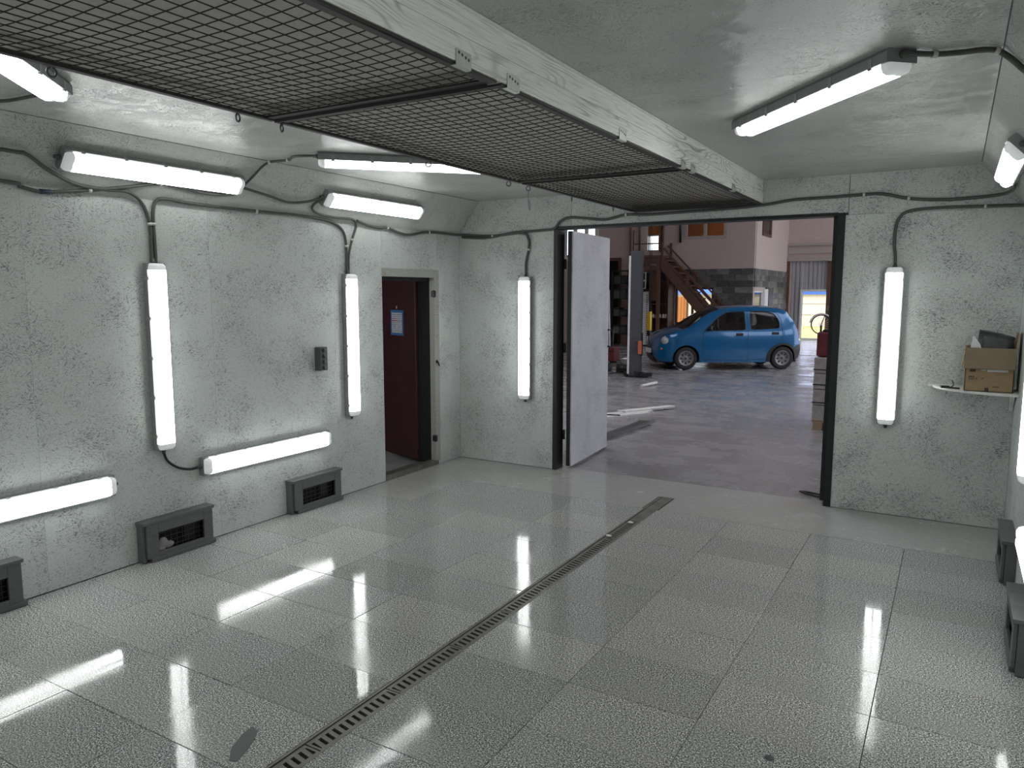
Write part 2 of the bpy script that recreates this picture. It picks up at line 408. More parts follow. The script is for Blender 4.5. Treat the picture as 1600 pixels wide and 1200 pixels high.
MB().tube(smooth_path([(XL-.004, PY1-.03, 1.10), (XL+.022, PY1-.03, 1.10), (XL+.032, PY1-.025, 1.08), (XL+.030, PY1-.01, 1.055)], 3), .008, 8).cyl((XL-.006, PY1-.03, 1.10), (XL+.014, PY1-.03, 1.10), .018, 10).build('latch_hook', BLACK, d1)
dd = Vector((-.41, .12, 0)).normalized(); hz = Vector((XL-.215, PY1-.06, 0)); rotd = Matrix((dd, Vector((-dd.y, dd.x, 0)), (0, 0, 1))).transposed()
leaf = MB().obox(hz + dd*.42 + Vector((0, 0, 1.015)), (.84, .05, 1.95), rotd, 0, .004).build('door_leaf', MAROON, d1)
nf = Vector((dd.y, -dd.x, 0));  nf = nf if nf.y < 0 else -nf
hp = hz + dd*.76 + Vector((0, 0, 1.02)) + nf*.025
MB().obox(hp + nf*.006, (.05, .012, .17), rotd).bar(hp+nf*.012+Vector((0, 0, .03)), hp+nf*.055+Vector((0, 0, .03)), .018, .018).bar(hp+nf*.05+Vector((0, 0, .03))-dd*.005, hp+nf*.05+Vector((0, 0, .03))-dd*.11, .016, .02).build('door_handle', BLACK, leaf)
# notice on the door: a thing of its own
sp = hz + dd*.33 + Vector((0, 0, 1.49)) + nf*.027
nt = thing('notice_sheet', 'white notice with blue border taped to the maroon door', 'notice', sp)
MB().obox(sp, (.235, .003, .27), rotd).build('blue_border', BLUEP, nt)
MB().obox(sp+nf*.002, (.19, .003, .215), rotd).build('paper', PAPER, nt)
mm = MB(); mg = MB(); rr = random.Random(5)
for i in range(9):
    z = .088 - i*.022; wd = .05 + .045*rr.random()
    for sx in (-1, 1):
        tgt = mm if (i in (2, 3) and sx > 0) else mg
        tgt.obox(sp + nf*.004 + dd*(sx*.046) + Vector((0, 0, z)), (wd, .001, .007 if i % 3 else .011), rotd)
mm.build('red_lines', REDP, nt); mg.build('grey_lines', GREYP, nt)
MB().obox(sp + nf*.003 + dd*.0 + Vector((0, 0, .165)), (.012, .006, .03), rotd).build('hanging_clip', WHITE, nt)
# little room behind that door, with an unseen opening added to light it
m = MB(); m.box((-8.2, 4.0, -.1), (XL-.2, 6.86, 0))
structure(m.build('floor_side_room', [SCREED]))
structure(MB().box((-8.3, 3.9, 0), (-8.2, 6.9, 2.6)).box((-8.2, 3.9, 0), (-7.2, 4.0, 2.6)).box((-5.9, 3.9, 0), (XL-.22, 4.0, 2.6)).box((-7.2, 3.9, 0), (-5.9, 4.0, .9)).box((-7.2, 3.9, 2.1), (-5.9, 4.0, 2.6)).box((-8.2, 6.84, 0), (XL-.2, 6.9, 2.6)).box((-8.3, 3.9, 2.5), (XL-.22, 6.9, 2.6)).build('wall_side_room', [DARKROOM]))

# gateway frame and open leaf
d2 = structure(bpy.data.objects.new('door_2', None)); COL.objects.link(d2); d2.location = (DX0, YE, 0)
MB().box((DX0-.028, YE-.008, 0), (DX0+.012, YE+.15, DZ)).build('steel_jamb', STEEL_DK, d2)
MB().box((DX1-.045, YE-.006, 0), (DX1+.012, YE+.15, DZ)).build('steel_jamb', STEEL_DK, d2)
MB().box((DX1-.085, YE+.06, .03), (DX1-.045, YE+.26, DZ-.01)).build('folded_leaf_edge', STEEL_DK, d2)
MB().box((DX0+.012, YE-.008, DZ-.022), (DX1-.045, YE+.15, DZ+.004)).build('steel_lintel', STEEL_DK, d2)
for z in (.35, 1.25, 2.1): MB().cyl((DX0+.030, YE+.135, z-.05), (DX0+.030, YE+.135, z+.05), .014, 10).build('hinge', BLACK, d2)
h0 = Vector((-3.345, 6.83, 0)); h1 = Vector((-3.435, 7.97, 0)); ld = (h1-h0).normalized(); ln = Vector((ld.y, -ld.x, 0))
rotl = Matrix((ld, Vector((-ld.y, ld.x, 0)), (0, 0, 1))).transposed(); LL = (h1-h0).length
lf = MB().obox((h0+h1)/2 - ln*.028 + Vector((0, 0, 1.225)), (LL, .04, 2.40), rotl).build('gate_leaf_frame', STEEL_DK, d2)
MB().obox((h0+h1)/2 + Vector((0, 0, 1.225)), (LL-.012, .014, 2.40), rotl).build('strand_board_face', OSB_LEAF, lf)
e = h1 - ld*.03 + ln*.004
MB().tube([e+Vector((0, 0, 1.20)), e+ln*.065+Vector((0, 0, 1.20)), e+ln*.065+Vector((0, 0, 1.39)), e+Vector((0, 0, 1.39))], .011, 8).build('gate_handle', BLACK, lf)
bp = h1 + ld*.02 - ln*.02
MB().cyl(bp+Vector((0, 0, .02)), bp+Vector((0, 0, .40)), .010, 8).bar(bp+Vector((0, 0, .395)), bp+Vector((.14, .10, .385)), .016, .012).build('floor_bolt', BLACK, lf)

# ================================================================== DRAIN
dr = thing('drain_channel', 'long slotted metal floor drain running towards the gateway', 'drain', (-2.115, 1.0, 0))
MB().box((-2.1745, -.5, -.10), (-2.0555, 6.284, -.05)).build('channel', DRAINDK, dr)
for x in (-2.168, -2.062): MB().box((x-.0062, -.5, -.05), (x+.0062, 6.284, -.002)).build('edge_rail', DRAINM, dr)
barm = None
y = 1.0; k = 0
while y < 5.4:
    L = .5; g = MB(); g.box((-2.158, y+.003, -.03), (-2.138, y+L-.003, -.006)); g.box((-2.082, y+.003, -.03), (-2.072, y+L-.003, -.006))
    g.box((-2.138, y+.003, -.03), (-2.082, y+.014, -.006)).box((-2.138, y+L-.014, -.03), (-2.082, y+L-.003, -.006))
    go = g.build('grate_section', DRAINM, dr)
    for i in range(12):
        yy = y + .035 + i*.039
        if barm is None:
            bm_ = MB().obox((0, 0, 0), (.066, .021, .02), Matrix.Rotation(-.18, 3, 'Z')); bo = bm_.build('grate_bar', DRAINM, go, world=False); barm = bo
        else: bo = barm.copy(); COL.objects.link(bo); bo.parent = go
        bo.location = (-2.110, yy, -.0165)
    y += L
MB().box((-2.158, 5.505, -.03), (-2.072, 6.28, -.006)).build('cover_plate', DRAINM, dr)
for (x, yy) in ((-2.135, 5.03), (-2.115, 5.42)):
    tag(MB().sphere((0, 0, 0), .016, (1.5, 1, .6), 8).build('paper_scrap', PAPER, None, loc=(x, yy, .002)), 'small white paper scrap on the drain grate, ' + ('nearer one' if yy < 5.2 else 'farther one'), 'scrap')

# ================================================================== CEILING PLENUM WITH MESH
PX0, PX1, PZ0 = -2.66, -1.478, 2.575
pn = thing('ceiling_plenum', 'long whitewashed board box along the ceiling closed below with wire mesh', 'plenum', ((PX0+PX1)/2, 2.8, PZ0))
y0p, y1p = YB+.02, YE-.004
zm = (PZ0+ZC)/2 - .004
for (x0, x1) in ((PX1-.028, PX1), (PX0, PX0+.028)):
    MB().box((x0, y0p, PZ0), (x1, y1p, zm-.001), bev=.003).build('lower_board', WHITEWOOD, pn)
    MB().box((x0, y0p, zm+.001), (x1-(.003 if x0 > -2 else 0), y1p, ZC-.002), bev=.003).build('upper_board', WHITEWOOD, pn)
MB().box((PX1-.012, y0p, ZC-.012), (PX1+.004, y1p, ZC-.001)).build('edge_bead', WHITE, pn)
MB().box((PX0+.03, y0p, PZ0+.035), (PX1-.03, y1p, PZ0+.04)).build('filter_cloth', FILTER, pn)
rs = random.Random(9)
for (a, b) in ((-.98, .17), (.2, 2.395), (2.425, 4.59), (4.62, 6.66)):
    f = MB(); z0, z1 = PZ0-.010, PZ0-.002
    f.box((PX1-.045, a, z0), (PX1-.005, b, z1)).box((PX0+.002, a, z0-.004), (PX0+.028, b, z1))
    f.box((PX0+.028, a, z0), (PX1-.045, a+.034, z1)).box((PX0+.028, b-.050, z0), (PX1-.045, b-.002, z1)).box((PX0+.028, b-.006, z0-.012), (PX1-.045, b, z0))
    po = f.build('mesh_panel', FRAME_GY, pn)
    wm = MB(); nx, ny = 20, max(2, int((b-a)/.058))
    xs = [PX0+.012 + (PX1-PX0-.024)*i/nx for i in range(nx+1)]; yy = [a+.01 + (b-a-.02)*j/ny for j in range(ny+1)]
    ph = [rs.uniform(0, 6.28) for _ in range(4)]
    def zs(x, y):
        u = (x-PX0)/(PX1-PX0); v = (y-a)/(b-a)
        return PZ0 - .006 - .030*math.sin(PI*min(max(u, 0), 1))*math.sin(PI*min(max(v, 0), 1)) + .005*math.sin(5*u+ph[0])*math.sin(6*v+ph[1])
    for i, x in enumerate(xs):
        pts = []
        for j in range(0, 25):
            y = a+.01 + (b-a-.02)*j/24; xx = x + .006*math.sin(4.1*y+ph[2]+i*.13)*math.sin(PI*i/nx)
            pts.append((xx, y, zs(x, y)))
        wm.tube(pts, .0020, 4, 0, False)
    for j, y in enumerate(yy):
        pts = []
        for i in range(0, 11):
            x = PX0+.012 + (PX1-PX0-.024)*i/10
            pts.append((x, y + .010*math.sin(3.3*x+ph[3]+j*.21) * math.sin(PI*i/10), zs(x, y)+.0045))
        wm.tube(pts, .0020, 4, 0, False)
    wo = wm.build('wire_mesh', WIRE, po); wo['kind'] = 'stuff'
brk = None
for y in (2.17, 2.50, 3.57, 4.53, 4.72, 5.72):
    m = MB(); m.box((PX1+.001, y-.045, PZ0-.012), (PX1+.0035, y+.045, PZ0+.040)).box((PX1-.02, y-.045, PZ0-.0135), (PX1+.001, y+.045, PZ0-.011))
    o = m.build('perforated_bracket', GALV, pn)
    h = MB()
    for dy in (-.028, -.009, .012, .030): h.cyl((PX1+.0034, y+dy, PZ0+.024-.2*dy), (PX1+.0040, y+dy, PZ0+.024-.2*dy), .0055, 8)
    h.build('hole', BLACK, o)
for i, y in enumerate((.62, 1.46, 2.22, 2.46, 3.55, 4.45, 4.72, 5.42, 6.25)):
    ha = (.3, 1.5, 1.9, 2.0, .5, .5, .9, 1.9, 2.2)[i]; pts = [(PX0-.004 + .015*math.sin(t)*math.cos(ha), y + .015*math.sin(t)*math.sin(ha), PZ0-.030+.016*math.cos(t)) for t in [k*2*PI/12+.2 for k in range(12)]]
    m = MB().tube(pts, .0042, 6).cyl((PX0-.004, y, PZ0+.012), (PX0-.004, y, PZ0-.014), .0045, 6)
    m.build('eye_hook', STEEL_GY, pn)
MB().tube(smooth_path([(PX0-.004, 4.72, PZ0-.055), (PX0-.006, 4.722, PZ0-.10), (PX0+.0, 4.724, PZ0-.17), (PX0+.012, 4.72, PZ0-.172), (PX0+.006, 4.72, PZ0-.11)], 4), .0025, 5).build('hanging_wire', STEEL_GY, pn)

# ================================================================== FLUORESCENT FIXTURES
LEN = 1.26
def fixture_meshes():
    r = {}
    m = MB(); n = 10
    prof = [(-.060, .0), (-.068, .012), (-.068, .052), (.068, .052), (.068, .012), (.060, .0)]
    m.prism([(y, z) for y, z in prof], 0, -LEN/2, LEN/2); r['housing'] = m.mesh('housing', HOUSING)
    # diffuser: rounded trough with a shallow groove between its two tubes, ends rounded off
    m = MB(); sec = [(-.060, .045), (-.059, .066), (-.050, .084), (-.034, .092), (-.014, .092), (-.004, .0895), (.004, .0895), (.014, .092), (.034, .092), (.050, .084), (.059, .066), (.060, .045)]
    xs = [(-LEN/2+.045, 1, 0), (LEN/2-.045, 1, 0)]
    R = [m.vs([(x, y*s, z) for y, z in sec]) for x, s, _ in xs]
    for A, B in zip(R, R[1:]):
        for k in range(len(sec)-1):
            f = m.b.faces.new((A[k], A[k+1], B[k+1], B[k])); f.smooth = True; f[m.L] = 1 if k == 5 else 0
    r['diffuser'] = m.mesh('diffuser', [LAMPGLOW, LAMPGAP])
    m = MB(); R = []
    for x, s, q in ((0, 1, 1), (.018, .99, .98), (.032, .93, .88), (.042, .80, .62), (.0435, .6, .3)):
        R.append(m.vs([(x, y*s, .045+(z-.045)*q) for y, z in sec]))
    for A, B in zip(R, R[1:]):
        for k in range(len(sec)-1):
            f = m.b.faces.new((A[k], A[k+1], B[k+1], B[k])); f.smooth = True
    m.b.faces.new(R[-1]); r['end_cap'] = m.mesh('end_cap', ENDCAP)
    m = MB(); m.box((-.011, -.004, .018), (.011, .004, .060)).box((-.011, -.004, .054), (.011, .010, .060)); r['latch'] = m.mesh('latch', CLIPM)
    m = MB(); m.lathe([(.0, .0), (.016, 0), (.016, .014), (.012, .016), (.011, .034), (.0, .034)], (0, 0, 0), (1, 0, 0), 12); r['cable_gland'] = m.mesh('cable_gland', CONDUIT)
    return r
FM = fixture_meshes()
def fixture(label, c, xd, nrm, group=None):
    xd = Vector(xd).normalized(); nn = Vector(nrm); nn = (nn - xd*nn.dot(xd)).normalized(); yd = nn.cross(xd)
    M = Matrix((xd, yd, nn)).transposed().to_4x4(); M.translation = Vector(c)
    t = thing('fluorescent_light', label, 'lamp', mat=M, group=group)
    def part(n, loc=(0, 0, 0), rot=(0, 0, 0)):
        o = bpy.data.objects.new(n, FM[n]); COL.objects.link(o); o.parent = t; o.location = loc; o.rotation_euler = rot
    part('housing'); part('diffuser'); part('end_cap', (LEN/2-.045, 0, 0)); part('end_cap', (-LEN/2+.045, 0, 0), (0, 0, PI))
    for i in range(5):
        x = -LEN/2 + .10 + i*(LEN-.2)/4
        part('latch', (x, -.0665, 0)); part('latch', (x, .0665, 0), (0, 0, PI))
    part('cable_gland', (LEN/2-.002, 0, .022)); part('cable_gland', (-LEN/2+.002, 0, .022), (0, 0, PI))
    return t
nSL = Vector((.342, 0, -.26)).normalized(); nSR = Vector((-.332, 0, -.32)).normalized()
sl = Vector((-4.505, 0, 2.597)); sr = Vector((.26, 0, 2.597))
LG = 'fluorescent fixtures of the booth'
fixture('vertical lit fixture on left wall, above the low fixture joined by a cable loop', (XL, 3.105, 1.375), (0, 0, 1), (1, 0, 0), LG)
fixture('vertical lit fixture on left wall, just beside the maroon door', (XL, 4.965, 1.345), (0, 0, 1), (1, 0, 0), LG)
fixture('low horizontal lit fixture on left wall between the two vertical fixtures', (XL, 4.02, .565), (0, 1, 0), (1, 0, 0), LG)
fixture('low horizontal lit fixture at the left picture edge above wall vents', (XL, 2.10, .58), (0, 1, 0), (1, 0, 0), LG)
fixture('lit fixture on the left sloped ceiling edge, nearer of two', (sl.x, 3.10, sl.z), (0, 1, 0), nSL, LG)
fixture('lit fixture on the left sloped ceiling edge, farther of two, above the maroon door', (sl.x, 5.19, sl.z), (0, 1, 0), nSL, LG)
fixture('diagonal lit ceiling fixture partly hidden behind the mesh box', (-3.40, 4.31, ZC), (.72, .72, 0), (0, 0, -1), LG)
fixture('diagonal lit ceiling fixture cut by the upper left picture corner', (-3.185, 1.53, ZC), (.66, -.72, 0), (0, 0, -1), LG)
fixture('diagonal lit ceiling fixture right of the mesh box', (-.665, 3.89, ZC), (.90, -1.0, 0), (0, 0, -1), LG)
fixture('vertical lit fixture on the end wall left of the gateway', (-3.80, YE, 1.345), (0, 0, 1), (0, -1, 0), LG)
fixture('vertical lit fixture on the end wall right of the gateway', (-.435, YE, 1.385), (0, 0, 1), (0, -1, 0), LG)
fixture('vertical lit fixture on the right wall cut by the picture edge', (XR, 4.62, 1.46), (0, 0, 1), (-1, 0, 0), LG)
fixture('low horizontal lit fixture on the right wall cut by the picture edge', (XR, 3.80, .60), (0, 1, 0), (-1, 0, 0), LG)
fixture('lit fixture on the right sloped ceiling edge at the picture edge', (sr.x, 5.42, sr.z), (0, 1, 0), nSR, LG)
BG = 'unseen fixtures added behind the camera'  # never in view, added to balance the booth light
for lb, c, xd, n in (('vertical on the left wall', (XL, .75, 1.37), (0, 0, 1), (1, 0, 0)), ('low and horizontal on the left wall', (XL, -.2, .58), (0, 1, 0), (1, 0, 0)), ('vertical on the right wall', (XR, .9, 1.4), (0, 0, 1), (-1, 0, 0)),
                     ('diagonal on the ceiling', (-.66, .1, ZC), (.9, 1, 0), (0, 0, -1)), ('on the left sloped ceiling edge', (sl.x, .4, sl.z), (0, 1, 0), nSL), ('on the right sloped ceiling edge', (sr.x, 1.4, sr.z), (0, 1, 0), nSR)):
    fixture('added unseen fluorescent fixture behind the camera, ' + lb, c, xd, n, BG)

# ================================================================== CABLES
CLIPW = plain('white_cable_clip', (.55, .55, .52), .5)
def cable(label, pts, r=.0115, clips=(), mat=None):
    sp_ = smooth_path(pts, 5)
    L0 = Vector(pts[0])
    t = thing('conduit_cable', label, 'cable', L0)
    MB().tube(sp_, r, 8).build('conduit', mat or CONDUIT, t)
    for i in clips:
        p = Vector(pts[i]); d = (Vector(pts[min(i+1, len(pts)-1)])-Vector(pts[max(0, i-1)])).normalized()
        MB().tube([p-d*.009, p+d*.009], r+.0045, 8).build('cable_clip', CLIPW, t)
    return t
CA = [(-4.46, 1.2, 2.60), (-4.488, 2.158, 2.578), (-4.491, 2.288, 2.575), (-4.542, 2.429, 2.512), (-4.588, 2.615, 2.456), (-4.595, 2.796, 2.447), (-4.594, 2.943, 2.448), (-4.622, 3.053, 2.389), (-4.622, 3.1, 2.261), (-4.622, 3.100, 2.116), (-4.622, 3.100, 2.0)]
cable('grey conduit dropping from upper left into the left wall vertical fixture', CA, clips=(8,))
CB = [(-4.61, 1.2, 2.43), (-4.61, 2.203, 2.428), (-4.622, 2.307, 2.41), (-4.622, 2.409, 2.393), (-4.622, 2.481, 2.398), (-4.606, 2.702, 2.433), (-4.571, 2.93, 2.477), (-4.536, 3.132, 2.519), (-4.544, 3.326, 2.51), (-4.552, 3.535, 2.499), (-4.537, 3.714, 2.518), (-4.495, 3.76, 2.565)]
cb = cable('grey conduit with blue tape sagging under the nearer sloped fixture', CB, clips=(5, 7))
MB().tube([(-4.622, 2.415, 2.394), (-4.622, 2.475, 2.398)], .0145, 8).build('blue_tape', plain('blue_tape', (.02, .035, .07), .5), cb)
CC = [(-4.622, 3.128, 1.995), (-4.622, 3.128, 2.116), (-4.622, 3.126, 2.262), (-4.622, 3.128, 2.345), (-4.62, 3.154, 2.416), (-4.605, 3.22, 2.434), (-4.612, 3.421, 2.425), (-4.613, 3.976, 2.424), (-4.609, 4.424, 2.43), (-4.622, 4.761, 2.412), (-4.622, 4.913, 2.348), (-4.622, 4.955, 2.215), (-4.622, 4.955, 1.97)]
cable('long grey conduit joining the tops of the two left wall vertical fixtures', CC, clips=(2, 7, 11))
cable('thin grey conduit rising over the ceiling edge to the diagonal fixture', [(-4.495, 3.76, 2.571), (-4.435, 3.806, 2.644), (-4.383, 3.84, 2.708), (-4.331, 3.875, 2.747), (-4.15, 3.88, 2.747), (-4.0, 3.80, 2.747), (-3.86, 3.86, 2.747)], .009, (3, 4))
cable('grey conduit sagging between the two left sloped fixtures', [(-4.497, 3.75, 2.568), (-4.521, 4.023, 2.537), (-4.542, 4.23, 2.512), (-4.523, 4.415, 2.535), (-4.486, 4.56, 2.582)], .010)
cable('grey conduit looping from the farther sloped fixture down beside the maroon door', [(-4.498, 4.56, 2.567), (-4.528, 4.503, 2.529), (-4.56, 4.504, 2.49), (-4.585, 4.599, 2.459), (-4.595, 4.81, 2.447), (-4.595, 5.018, 2.447), (-4.622, 5.085, 2.395), (-4.622, 5.03, 2.273), (-4.622, 4.985, 2.133), (-4.622, 4.978, 1.97)], .010, (7,))
cable('grey conduit running over the maroon door to the end wall fixture', [(-4.599, 5.077, 2.442), (-4.62, 5.242, 2.416), (-4.622, 5.40, 2.405), (-4.622, 5.51, 2.414), (-4.622, 5.668, 2.383), (-4.622, 5.843, 2.371), (-4.62, 6.15, 2.416), (-4.60, 6.62, 2.42), (-4.53, 6.688, 2.42), (-4.198, 6.692, 2.40), (-3.852, 6.692, 2.416), (-3.77, 6.692, 2.349), (-3.77, 6.692, 2.247), (-3.80, 6.692, 2.12), (-3.80, 6.692, 1.97)], .0125, (3, 6, 9, 12))
cable('long grey conduit crossing the end wall above the gateway', [(-4.586, 6.692, 2.40), (-4.278, 6.692, 2.382), (-3.966, 6.692, 2.421), (-3.63, 6.692, 2.433), (-3.479, 6.692, 2.445), (-3.415, 6.692, 2.511), (-3.31, 6.692, 2.543), (-3.138, 6.692, 2.528), (-2.936, 6.692, 2.506), (-2.72, 6.692, 2.540), (-2.50, 6.692, 2.530), (-2.216, 6.692, 2.535), (-1.869, 6.692, 2.54), (-1.486, 6.692, 2.556), (-1.226, 6.692, 2.585), (-0.928, 6.692, 2.589), (-0.69, 6.692, 2.594), (-0.552, 6.692, 2.59), (-0.37, 6.692, 2.544), (-0.152, 6.692, 2.521), (0.057, 6.692, 2.522), (0.218, 6.66, 2.53), (0.285, 6.431, 2.527), (0.285, 6.06, 2.53)], .0125, (9, 16, 18))
cable('grey conduit along the end wall dropping into the fixture right of the gateway', [(0.402, 6.1, 2.40), (0.395, 6.55, 2.43), (0.35, 6.69, 2.45), (0.143, 6.692, 2.456), (-0.191, 6.692, 2.46), (-0.364, 6.692, 2.446), (-0.424, 6.692, 2.4), (-0.447, 6.692, 2.326), (-0.450, 6.692, 2.202), (-0.438, 6.692, 2.102), (-0.435, 6.692, 2.01)], .0115, (3,))
cable('grey conduit leaving the right ceiling fixture over the right slope', [(-0.24, 3.42, 2.747), (-0.135, 3.50, 2.747), (-0.049, 3.527, 2.747), (0.026, 3.535, 2.747), (0.073, 3.57, 2.747), (0.113, 3.594, 2.725), (0.158, 3.596, 2.679), (0.207, 3.66, 2.627), (.24, 4.3, 2.59), (.26, 4.78, 2.58)], .0115, (1, 4))
cable('short dark cable looping from vertical fixture to the low fixture, left wall', [(-4.622, 3.105, 0.735), (-4.622, 3.13, 0.66), (-4.622, 3.21, 0.594), (-4.622, 3.308, 0.562), (-4.622, 3.385, 0.565)], .009, mat=STEEL_DK)
cable('short grey conduit entering the upper left corner fixture', [(-4.30, 1.9, 2.747), (-4.117, 1.997, 2.747), (-4.0, 2.02, 2.747), (-3.72, 2.03, 2.747), (-3.615, 1.99, 2.747)], .009)

# ================================================================== BUTTON STATION
bs = thing('button_station', 'small black push button box on the left wall beside the vertical fixture', 'switch', (XL, 4.60, 1.155))
MB().box((XL+.001, 4.555, 1.155), (XL+.065, 4.645, 1.355), bev=.006).build('case', plain('dark_case', (.06, .064, .066), .5), bs)
for i in range(4):
    z = 1.181 + i*.049
    b_ = MB().lathe([(.0, .004), (.015, .004), (.019, 0), (.019, -.006)], (XL+.069, 4.60, z), (1, 0, 0), 12).build('push_button', BLACK, bs)

# ================================================================== FLOOR VENTS
def vent(x, s, y0, y1, label, prot=.085, flap=True, bev=False, H=.285):
    """wooden exhaust box against a wall; s = +1 when the room lies towards +x"""
    X = lambda d: x + s*d
    t = thing('floor_vent', label, 'vent', (x, (y0+y1)/2, 0), 'wall vents of the booth')
    def b(n, d0, d1, ya, yb, za, zb, mat, par=t, bv=.003): return MB().box((X(d0), ya, za), (X(d1), yb, zb), bev=bv).build(n, mat, par)
    b('side_board', .001, prot-.02, y0, y0+.025, .004, H-.02, GREYWOOD); b('side_board', .001, prot-.02, y1-.025, y1, .004, H-.02, GREYWOOD)
    b('top_board', .001, prot+.008, y0-.006, y1+.012, H-.022, H, GREYWOOD); b('bottom_board', .001, prot+.004, y0+.045, y1+.02, .002, .03, GREYWOOD)
    b('front_stile', prot-.018, prot, y0+.02, y0+.105, .03, H-.022, GREYWOOD); b('front_stile', prot-.018, prot, y1-.075, y1, .03, H-.022, GREYWOOD)
    b('front_rail', prot-.018, prot, y0+.105, y1-.075, H-.09, H-.022, GREYWOOD); b('front_rail', prot-.018, prot, y0+.105, y1-.075, .03, .062, GREYWOOD)
    b('dark_back', .001, .006, y0+.025, y1-.025, .03, H-.022, BLACKMATT, bv=0)
    g = MB(); n = 8
    for i in range(n):
        yy = y0+.105+(y1-y0-.18)*(i+.5)/n; g.bar((X(prot-.03), yy, .05), (X(prot-.03), yy, H-.085), .004, .004)
    for k in range(4):
        zz = .075+k*.034; g.bar((X(prot-.032), y0+.095, zz), (X(prot-.032), y1-.07, zz), .004, .004)
    g.build('wire_grid', FRAME_GY, t)
    if flap: b('damper_plate', .012, .03, y1-.20, y1-.09, .05, H-.06, STEEL_DK, bv=0)
    return t
vent(XL, 1, 4.19, 4.745, 'grey wooden floor vent on left wall nearest the maroon door')
v2 = vent(XL, 1, 2.885, 3.42, 'grey wooden floor vent below the cable loop, white rag inside')
vent(XL, 1, 1.57, 2.125, 'grey wooden floor vent at the left picture edge')
vent(XR, -1, 5.40, 5.93, 'grey wooden floor vent in the far right corner below the shelf', .078)
vent(XR, -1, 4.10, 4.62, 'grey wooden floor vent at the right picture edge, nearer one', .09)
rg = MB(); rg.sphere((XL+.058, 3.035, .105), .035, (.45, 1.1, 1.2), 10).sphere((XL+.058, 3.075, .085), .03, (.45, 1.5, .8), 10).sphere((XL+.058, 3.02, .075), .03, (.45, 1.2, .9), 10)
o = rg.build('white_rag', plain('pale_rag', (.26, .25, .24), .9)); tag(o, 'crumpled pale rag stuck inside the second floor vent of the left wall', 'rag')

# ================================================================== CORNER SHELF
sh = thing('corner_shelf', 'white corner shelf with curved front in the far right corner', 'shelf', (XR, YE, 1.085))
cs = [(XR, YE), (-.14, YE), (-.15, YE-.03)]
for k in range(11):
    a = k/10*PI/2; cs.append((XR-.40*math.cos(a)*1.0-.14*math.cos(a), YE-.03-.42*math.sin(a)))
cs.append((XR, YE-.46))
MB().prism(cs, 2, 1.085, 1.103).build('shelf_board', WHITE, sh)
MB().prism([(YE-.02, 1.083), (YE-.24, 1.083), (YE-.02, .93)], 0, XR-.03, XR-.008).build('bracket', WHITE, sh)
zs0 = 1.1035
bx = thing('cardboard_box', 'open brown cardboard box standing on the corner shelf', 'box', (.25, 6.46, zs0))
bx0, bx1, by0, by1, bh = .085, .385, 6.33, 6.62, .315
m = MB(); m.box((bx0, by0, zs0), (bx1, by1, zs0+.005))
m.box((bx0, by0, zs0), (bx0+.005, by1, zs0+bh)).box((bx1-.005, by0, zs0), (bx1, by1, zs0+bh)).box((bx0, by0, zs0), (bx1, by0+.005, zs0+bh)).box((bx0, by1-.005, zs0), (bx1, by1, zs0+bh))
m.build('carton', CARD, bx)
MB().obox(((bx0+bx1)/2-.004, by0-.016, zs0+bh-.073), (.312, .004, .150), Matrix.Rotation(-.16, 3, 'X')).build('front_flap', CARDIN, bx)
MB().obox((bx0-.012, (by0+by1)/2, zs0+bh-.07), (.004, .28, .145), Matrix.Rotation(.12, 3, 'Y')).build('side_flap', CARD, bx)
MB().obox((bx1+.008, (by0+by1)/2, zs0+bh+.05), (.004, .28, .12), Matrix.Rotation(.10, 3, 'Y')).build('side_flap', CARD, bx)
pr = MB(); yb = by0-.0012
for k in range(3): # stencilled handling marks
    x = bx0+.026+k*.012; pr.box((x, yb, zs0+.085), (x+.008, by0, zs0+.112)); 
pr.box((bx0+.03, yb, zs0+.142), (bx0+.066, by0, zs0+.160)).box((bx0+.128, yb, zs0+.004), (bx0+.153, by0, zs0+.030)).box((bx0+.175, yb, zs0+.036), (bx0+.215, by0, zs0+.041)).box((bx0+.068, yb, zs0+.092), (bx0+.078, by0, zs0+.098)).box((bx0+.105, yb, zs0+.094), (bx0+.118, by0, zs0+.099))
pr.build('printed_mark', plain('dark_print', (.05, .035, .022), .7), bx)
cut = MB()
for k in range(3):
    x = bx0+.026+k*.012; cut.box((x+.002, yb-.0006, zs0+.090), (x+.006, yb, zs0+.101))
cut.build('mark_window', CARD, bx)
MB().box((bx0+.138, yb, zs0+.147), (bx0+.262, by0, zs0+.162)).box((bx0+.10, yb, zs0+.155), (bx0+.13, by0, zs0+.160)).build('white_label', PAPER, bx)
lt = MB()
for k in range(13): lt.box((bx0+.143+k*.009, yb-.0006, zs0+.151), (bx0+.148+k*.009, yb, zs0+.158))
lt.build('label_print', GREYP, bx)
MB().box((bx0+.15, yb, zs0+.132), (bx0+.185, by0, zs0+.137)).box((bx0+.195, yb, zs0+.132), (bx0+.208, by0, zs0+.138)).build('red_mark', plain('pale_red_print', (.40, .20, .14), .7), bx)
bgm = MB()
P = [(-.105, -.05, .10), (.125, -.05, .10), (.125, .10, .10), (-.105, .10, .10), (-.085, -.01, .435), (.132, -.015, .385), (.13, .09, .395), (-.075, .085, .44)]
v = bgm.vs([Vector(p)+Vector((.245, 6.47, zs0)) for p in P])
for q in ((0, 1, 5, 4), (1, 2, 6, 5), (2, 3, 7, 6), (3, 0, 4, 7), (4, 5, 6, 7)): bgm.b.faces.new([v[i] for i in q])
bmesh.ops.subdivide_edges(bgm.b, edges=bgm.b.edges[:], cuts=4, use_grid_fill=True)
rb = random.Random(2)
for vv in bgm.b.verts: vv.co += Vector((rb.uniform(-.006, .006), rb.uniform(-.006, .006), rb.uniform(-.004, .004)))
for f in bgm.b.faces: f.smooth = True
